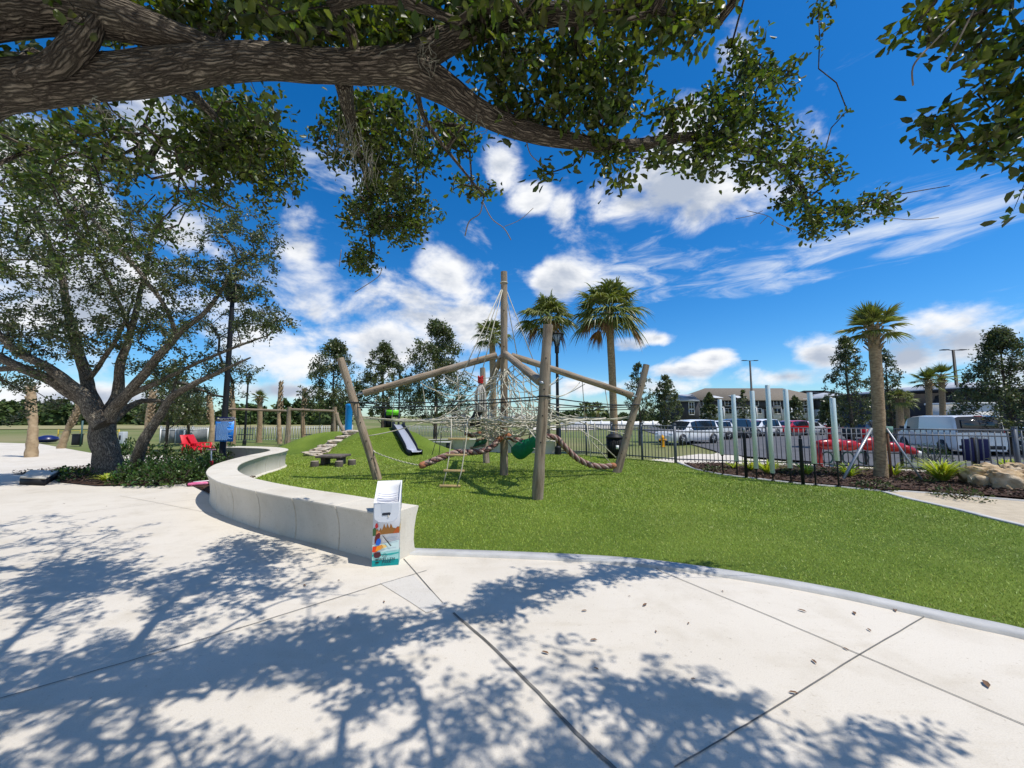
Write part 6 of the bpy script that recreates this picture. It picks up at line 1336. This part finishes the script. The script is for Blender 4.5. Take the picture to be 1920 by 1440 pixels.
for i, px in enumerate((1310, 1340, 1375, 1400, 1445, 1480)): mb = MB(); mb.box((X(px), D-1.2, Z(764)), (2.6, 2.2, .25)); [mb.box((X(px)+s*1.2, D-2.2, (Z(764)-.6)/2), (.2, .2, Z(764)+.6)) for s in (-1, 1)]; mb.build('balcony', M_white if i % 2 else M_grey, bd)
# grey block, middle right
D2 = 58; b2 = empty('shop_building', (X(1745, D2), D2, -.5), 'low grey building with pale awnings behind the slim palms', 'building'); x0, x1 = X(1696, D2), X(1806, D2)
mb = MB(); mb.box(((x0+x1)/2, D2+6, (Z(745, D2)-.6)/2), (x1-x0, 12, Z(745, D2)+.6)); mb.build('wall', M_dwall, b2); mb = MB(); mb.box(((x0+x1)/2, D2+6, Z(741, D2)), (x1-x0+.6, 13, Z(738, D2)-Z(745, D2))); mb.build('roof', M_grey, b2)
for xa, xb in ((1706, 1736), (1775, 1796)): mb = MB(); a, b_ = X(xa, D2), X(xb, D2); mb.add([(a, D2, Z(744.5, D2)), (b_, D2, Z(744.5, D2)), (b_, D2-1.2, Z(750, D2)), (a, D2-1.2, Z(750, D2)), (a, D2-1.2, Z(751, D2)), (b_, D2-1.2, Z(751, D2))], [(0, 3, 2, 1), (3, 4, 5, 2)]); mb.build('awning', M_met, b2)
mb = MB(); mb.box(((x0+x1)/2, D2-.8, Z(763.5, D2)), (x1-x0, 1.6, Z(761, D2)-Z(766, D2))); mb.build('canopy', M_white, b2)
for px in (1711, 1728, 1783, 1797): window(b2, (X(px, D2), D2, Z(756, D2)), .9, 1.0, mull=0)
# dark-roofed block, right
D3 = 34; b3 = empty('clubhouse', (X(1890, D3), D3, -.5), 'dark clubhouse with low pale hip roof at the right edge', 'building'); x0, x1 = X(1793, D3), X(2150, D3)
mb = MB(); mb.box(((x0+x1)/2, D3+6, (Z(732, D3)-.6)/2), (x1-x0, 12, Z(732, D3)+.6)); mb.build('wall', M_dwall, b3); mb = MB(); mb.box(((x0+x1)/2, D3+5.6, Z(732, D3)), (x1-x0+1.4, 13.4, .28)); mb.build('fascia', M_black, b3)
mb = MB(); hip(mb, x0+.8, x1, D3, D3+12, Z(731, D3)+.25, Z(706, D3)); mb.build('roof', M_met, b3)
mb = MB(); a, b_ = X(1810, D3-3), X(1866, D3-3); mb.box(((a+b_)/2, D3-1.5, (Z(757, D3-3)-.6)/2), (b_-a, 2.9, Z(757, D3-3)+.6)); mb.build('white_annexe', M_wwall, b3)
mb = MB(); mb.box(((a+b_)/2, D3-1.5, Z(756, D3-3)), (b_-a+.2, 3.1, .16)); mb.build('coping', M_white, b3); mb = MB(); mb.tube([(b_+.12, D3-3, Z(758, D3-3)), (b_+.2, D3-3, -.5)], .06, n=8); mb.build('downpipe', M_white, b3)
mb = MB(); a2, b2_ = X(1776, D3), X(1812, D3); mb.box(((a2+b2_)/2, D3-.8, (Z(768, D3)-.6)/2), (b2_-a2, 1.2, Z(768, D3)+.6)); mb.build('porch_wall', mat('olive_wall', (.05, .05, .045), rough=.9), b3); mb = MB(); mb.box(((a2+b2_)/2, D3-.8, Z(765, D3)), (b2_-a2+.2, 1.8, .22)); mb.build('porch_slab', M_grey, b3)
for px in (1796, 1806): window(b3, (X(px, D3), D3-1.4, Z(785, D3)), .8, 1.0, frame=M_grey, mull=0)
# distant houses and white boundary wall
M_beige = mat('beige_render', (.50, .44, .36), (.44, .39, .32), scale=1, rough=.9)
for i, (xa, xb, yt, dd, col, lb) in enumerate([(838, 876, 783, 70, M_wwall, 'low pale house seen through the net, left part'), (878, 935, 786, 75, M_beige, 'low beige house seen through the net by the mast'), (945, 1005, 784, 72, M_beige, 'low beige house seen through the net right of the mast')]):
    t = empty('distant_house', (X((xa+xb)/2, dd), dd, -.5), lb, 'house', 'distant houses behind the climber'); a, b_ = X(xa, dd), X(xb, dd); mb = MB(); mb.box(((a+b_)/2, dd+3, (Z(yt, dd)-.3)/2), (b_-a, 6, Z(yt, dd)+.8)); mb.build('wall', col, t); mb = MB(); hip(mb, a, b_, dd, dd+6, Z(yt, dd)+.1, Z(yt, dd)+.75, .4); mb.build('roof', M_grey, t)
    for k in range(3): window(t, (lerp(a, b_, (k+.5)/3), dd, .35), 1.0, .9, mull=0)
mb = MB(); dd = 62; mb.box(((X(1050, dd)+X(1262, dd))/2, dd, .05), (X(1262, dd)-X(1050, dd), .15, 1.15)); 
for k in range(12): mb.box((lerp(X(1050, dd), X(1262, dd), k/11), dd-.02, .1), (.18, .2, 1.3))
tag(mb.build('boundary_wall', M_white), 'long low white boundary wall beyond the lawn right of the climber', 'wall')
# ------------------------------------------------------------------ red sculpture behind the fence
def red_thing():
    D = 11.4; t = empty('red_sculpture', P(1535, 875, D), 'long glossy red jointed sculpture on posts behind the chimes and palm', 'sculpture'); t2 = MB(); mats = M_red
    def seg(name, x0, x1, yc, r0, r1, m=M_red, rr=1):
        mb = MB(); a = P(x0, yc, D); b = P(x1, yc+(0 if rr == 1 else rr), D); k = 8; us = [i/k for i in range(k+1)]
        mb.tube([lerp(a, b, u) for u in us], [lerp(r0, r1, u)*(math.sin(PI*(.12+.76*u))**.35) for u in us], n=16); return mb.build(name, m, t, smooth=True)
    seg('body_segment', 1531, 1560, 833, .13, .19); seg('body_segment', 1558, 1582, 834, .19, .18); seg('body_segment', 1580, 1606, 835, .18, .15); seg('body_segment', 1604, 1616, 836, .10, .10)
    seg('body_segment', 1614, 1642, 832, .20, .22); seg('body_segment', 1640, 1664, 836, .14, .14); seg('body_segment', 1662, 1694, 838, .16, .14); seg('body_segment', 1692, 1718, 840, .14, .10, rr=8)
    mb = MB(); c = P(1723, 850, D); mb.lathe([(.0, -.08), (.07, -.05), (.085, 0), (.07, .05), (0, .08)], c, 14); smooth_by_angle(mb.build('white_tip', M_white, t), 60)
    mb = MB(); a = P(1537, 878, D); a.z = terr(a.x, a.y)-.05; b = P(1534, 830, D); mb.bar(a, b, .15, .1); mb.build('end_post', M_red, t)
    mb = MB(); a = P(1556, 830, D); b = P(1553, 803, D); mb.tube([a, b], .06, n=12); mb.tube([b, b+Vector((0, 0, .03))], .14, n=16); mb.build('funnel', M_red, t)
    mb = MB(); mb.tube([P(1622, 824, D), P(1622, 805, D)], [.09, .12], n=12); mb.build('funnel', M_red, t)
    for x in (1575, 1622, 1655, 1690): mb = MB(); a = P(x, 845, D); mb.tube([a, Vector((a.x, a.y, terr(a.x, a.y)-.05))], .035, n=8); mb.build('leg', M_dark, t)
    for x in (1551, 1590, 1618, 1700):
        mb = MB(); c = P(x, 858, D); mb.tube([c+Vector((math.cos(q)*.17, 0, math.sin(q)*.17)) for q in [k*PI/8 for k in range(16)]], .022, n=6, closed=True); mb.build('hoop', mat('teal_metal', (.03, .10, .09), rough=.5), t)
    mb = MB(); mb.bar(P(1545, 848, D+.1), P(1700, 850, D+.1), .04); mb.build('axle', M_steel, t)
red_thing()
# navy board on black post
D = 12.2; c = P(1828, 842, D); g = Vector((c.x, D, terr(c.x, D))); nb = empty('notice_board', g, 'plain navy double panel on a black post before the white van', 'sign'); mb = MB(); mb.box((g.x, D, (g.z+P(0, 820, D).z)/2), (.14, .1, P(0, 820, D).z-g.z)); mb.build('post', M_black, nb)
for s in (-1, 1): mb = MB(); mb.box((g.x+s*.25, D-.02, (P(0, 823, D).z+P(0, 864, D).z)/2), (.34, .05, P(0, 823, D).z-P(0, 864, D).z)); bevel(mb.build('panel', mat('navy_panel', (.006, .008, .045), rough=.7, spec=.1), nb), .01)
# ------------------------------------------------------------------ things on the left
def lounge(px, py, d, label, yaw, sc=1):
    g = P(px, py, d); g.z = terr(g.x, g.y)
    t = empty('lounge_chair', g, label, 'chair', 'red lounge chairs on the lawn', rz=yaw); t.scale = (.9, .9, .9); m = mat('red_plastic', (.60, .012, .025), rough=.4)
    for nme, c, s, ry in (('seat', (0, 0, .36), (.75, .6, .05), 8), ('backrest', (-.52, 0, .72), (.06, .6, .85), -28), ('armrest', (-.05, .36, .58), (.75, .12, .04), 0), ('armrest', (-.05, -.36, .58), (.75, .12, .04), 0)):
        mb = MB(); mb.box(c, s, M=Matrix.Rotation(R(ry), 4, 'Y').to_4x4()); bevel(mb.build(nme, m, t, local=True), .015)
    for sx in (-.3, .32):
        for sy in (-.33, .33): mb = MB(); mb.box((sx, sy, .29), (.1, .05, .58)); mb.build('leg', m, t, local=True)
    mb = MB(); mb.box((.5, 0, .3), (.5, .5, .05), M=Matrix.Rotation(R(20), 4, 'Y').to_4x4()); mb.build('footrest', m, t, local=True)
lounge(360, 836, 21, 'red reclining lounge chair, the one leaning back at the left', R(-20)); lounge(379, 836, 21.5, 'red lounge chair just right of the reclining one, nearer the sign', R(10))
# scooter upright in the shrubs
g = G(395, 895); t = empty('scooter', g, 'child scooter standing upright with pink handlebar beside the curved wall', 'scooter'); g = Vector((G(395, 893).x, G(395, 893).y, 0)); top = P(396.5, 843, g.y-.15)
mb = MB(); mb.tube([g+Vector((0, 0, .12)), top], .013, n=8); mb.build('stem', M_white, t); mb = MB(); mb.tube([top-Vector((.10, 0, 0)), top+Vector((.10, 0, 0))], .018, n=8); mb.build('handlebar', mat('pink_grip', (.75, .30, .34), rough=.5), t)
mb = MB(); q = P(396, 872, g.y-.15); mb.box(q, (.07, .07, .22)); bevel(mb.build('front_fork', mat('scooter_red', (.55, .02, .03), rough=.35), t), .02)
mb = MB(); mb.box(g+Vector((0, .15, .09)), (.11, .42, .03)); mb.build('deck', MATS['scooter_red'], t)
for dy in (-.08, .38): mb = MB(); mb.lathe([(.055, -.015), (.055, .015)], g+Vector((0, dy, .06)), 14, M=Matrix.Rotation(PI/2, 4, 'Y').to_4x4()); mb.build('wheel', M_rub, t)
# pink scooter lying down
a = G(354, 912); b_ = G(391, 911); t = empty('toy_scooter', (a+b_)/2, 'pink toy scooter lying flat on the pavement by the wall', 'toy'); mb = MB(); mb.bar(a+Vector((0, 0, .05)), b_+Vector((0, 0, .06)), .11, .05); bevel(mb.build('deck', mat('pink_plastic', (.75, .10, .28), (.8, .3, .45), scale=9, rough=.4), t), .015)
mb = MB(); mb.tube([a+Vector((.05, .05, .08)), b_+Vector((0, .08, .10))], .014, n=8); mb.build('stem', M_white, t)
for q in (a, b_): mb = MB(); mb.lathe([(.05, -.015), (.05, .015)], q+Vector((0, 0, .05)), 14, M=Matrix.Rotation(PI/2, 4, 'X').to_4x4()); mb.build('wheel', M_rub, t)
# low black bench with white top
a = G(36, 909); b_ = G(84, 911); c = G(108, 896); d = G(56, 894); t = empty('low_bench', (a+c)/2, 'low black bench with bright white top left of the oak bed', 'bench'); hgt = .14
mb = MB(); mb.prism([a, b_, c, d], (0, 0, hgt)); mb.build('base', M_black, t); ctr = (a+b_+c+d)/4; mb = MB(); mb.prism([ctr+(q-ctr)*1.03+Vector((0, 0, hgt+.002)) for q in (a, b_, c, d)], (0, 0, .03)); bevel(mb.build('seat_slab', M_wallc, t), .01)
# blue pod, bin, white cabinet, tape fence
g = GT(88, 830); t = empty('play_pod', g, 'dark blue oval play pod lying on the far left grass', 'play equipment'); mb = MB(); mb.lathe([(.0, 0), (.45, .05), (.62, .22), (.55, .42), (.2, .56), (0, .58)], g, 20); o = mb.build('shell', mat('pod_blue', (.01, .02, .10), rough=.3), t); smooth_by_angle(o, 60); mb = MB(); mb.lathe([(.60, .27), (.635, .25), (.60, .21)], g, 20); mb.build('rim', M_dark, t)
g = GT(144, 836); t = empty('litter_bin', g, 'black square litter bin on a post left of the oak trunk', 'bin'); mb = MB(); mb.box(g+Vector((0, 0, .42)), (.42, .36, .72)); bevel(mb.build('box', M_black, t), .03); mb = MB(); mb.box(g+Vector((.24, 0, .85)), (.07, .07, 1.75)); mb.build('post', mat('teal_post', (.06, .12, .12), rough=.5), t); mb = MB(); mb.box(g+Vector((0, 0, .80)), (.46, .4, .05)); mb.build('lid', M_dark, t)
g = GT(229, 838); t = empty('utility_cabinet', g, 'pale grey utility cabinet seen between the oak trunk and leaning stem', 'cabinet'); mb = MB(); mb.box(g+Vector((0, 0, .5)), (.34, .3, 1.0)); bevel(mb.build('case', mat('pale_grey', (.5, .53, .56), rough=.5), t), .03); mb = MB(); mb.box(g+Vector((-.05, -.155, .62)), (.12, .01, .3)); mb.build('hatch', M_dark, t)
mb = MB(); t = empty('rope_barrier', GT(112, 822), 'thin yellow post and rope barrier across the far left grass', 'barrier')
ps = [GT(x, 823) for x in (108, 150, 190, 222)]
for q in ps: mb.box(q+Vector((0, 0, .4)), (.06, .06, .85))
mb.build('posts', mat('yellow_paint', (.6, .42, .05), rough=.6), t); mb = MB()
for i in range(3):
    for z in (.45, .75): mb.tube([ps[i]+Vector((0, 0, z)), (ps[i]+ps[i+1])/2+Vector((0, 0, z-.04)), ps[i+1]+Vector((0, 0, z))], .02, n=5)
mb.build('ropes', MATS['yellow_paint'], t)
# ------------------------------------------------------------------ fallen leaves
lf = [(1095, 1147, .8), (1209, 1136, 1), (1505, 1147, 1), (1602, 1151, 1), (1679, 1146, 1), (1640, 1120, 1), (1630, 1183, .7), (1526, 1242, .8), (1850, 1286, 1.3), (1585, 1108, .8), (1291, 1170, .5), (1470, 1087, .6), (1114, 1202, .9), (1023, 1226, .9), (1118, 1256, .6), (1487, 1301, .8), (1748, 1138, 1), (1865, 1160, 1), (635, 1089, .5), (571, 1099, .8), (634, 1159, .5), (720, 1130, .6), (520, 1070, .5), (1180, 1119, .4), (1230, 1186, .5), (1355, 1110, .5), (700, 1010, .4), (1300, 1275, .5), (940, 1165, .5), (1585, 1218, .6), (200, 950, .7), (120, 945, .6), (290, 935, .6), (350, 925, .5)]
Ml = mat('fallen_leaf', (.12, .06, .03), (.22, .13, .07), scale=3, rough=.7)
me0 = None
for px, py, s in lf:
    g = G(px, py)
    if me0 is None:
        mb = MB(); mb.add([(-.03, 0, .002), (-.01, .011, .007), (.02, .010, .008), (.035, 0, .003), (.02, -.009, .007), (-.01, -.011, .008)], [(0, 3, 2, 1), (0, 5, 4, 3)]); o = mb.build('fallen_leaf', Ml); me0 = o
    else: o = me0.copy(); COL.objects.link(o)
    o.location = g+Vector((0, 0, .006)); o.rotation_euler = (0, 0, random.uniform(0, 6)); o.scale = (s*.9, s*.9, s); 
    near = min((((px-qx)**2+(py-qy)**2)**.5, nm) for qx, qy, nm in ((700, 1060, 'the litter box'), (1000, 1035, 'the turf kerb near the wall end'), (1750, 1150, 'the turf kerb at the right'), (1612, 1228, 'the crossing of the thin joints'), (1050, 1330, 'the wide dark joint'), (200, 930, 'the oak bed'), (1850, 1300, 'the lower right corner'), (600, 1120, 'the dappled shade on the left')))[1]
    tag(o, ('large ' if s > .9 else 'small ' if s < .6 else 'medium ')+'curled brown fallen leaf on the pavement near '+near, 'leaf', 'fallen leaves on the pavement')
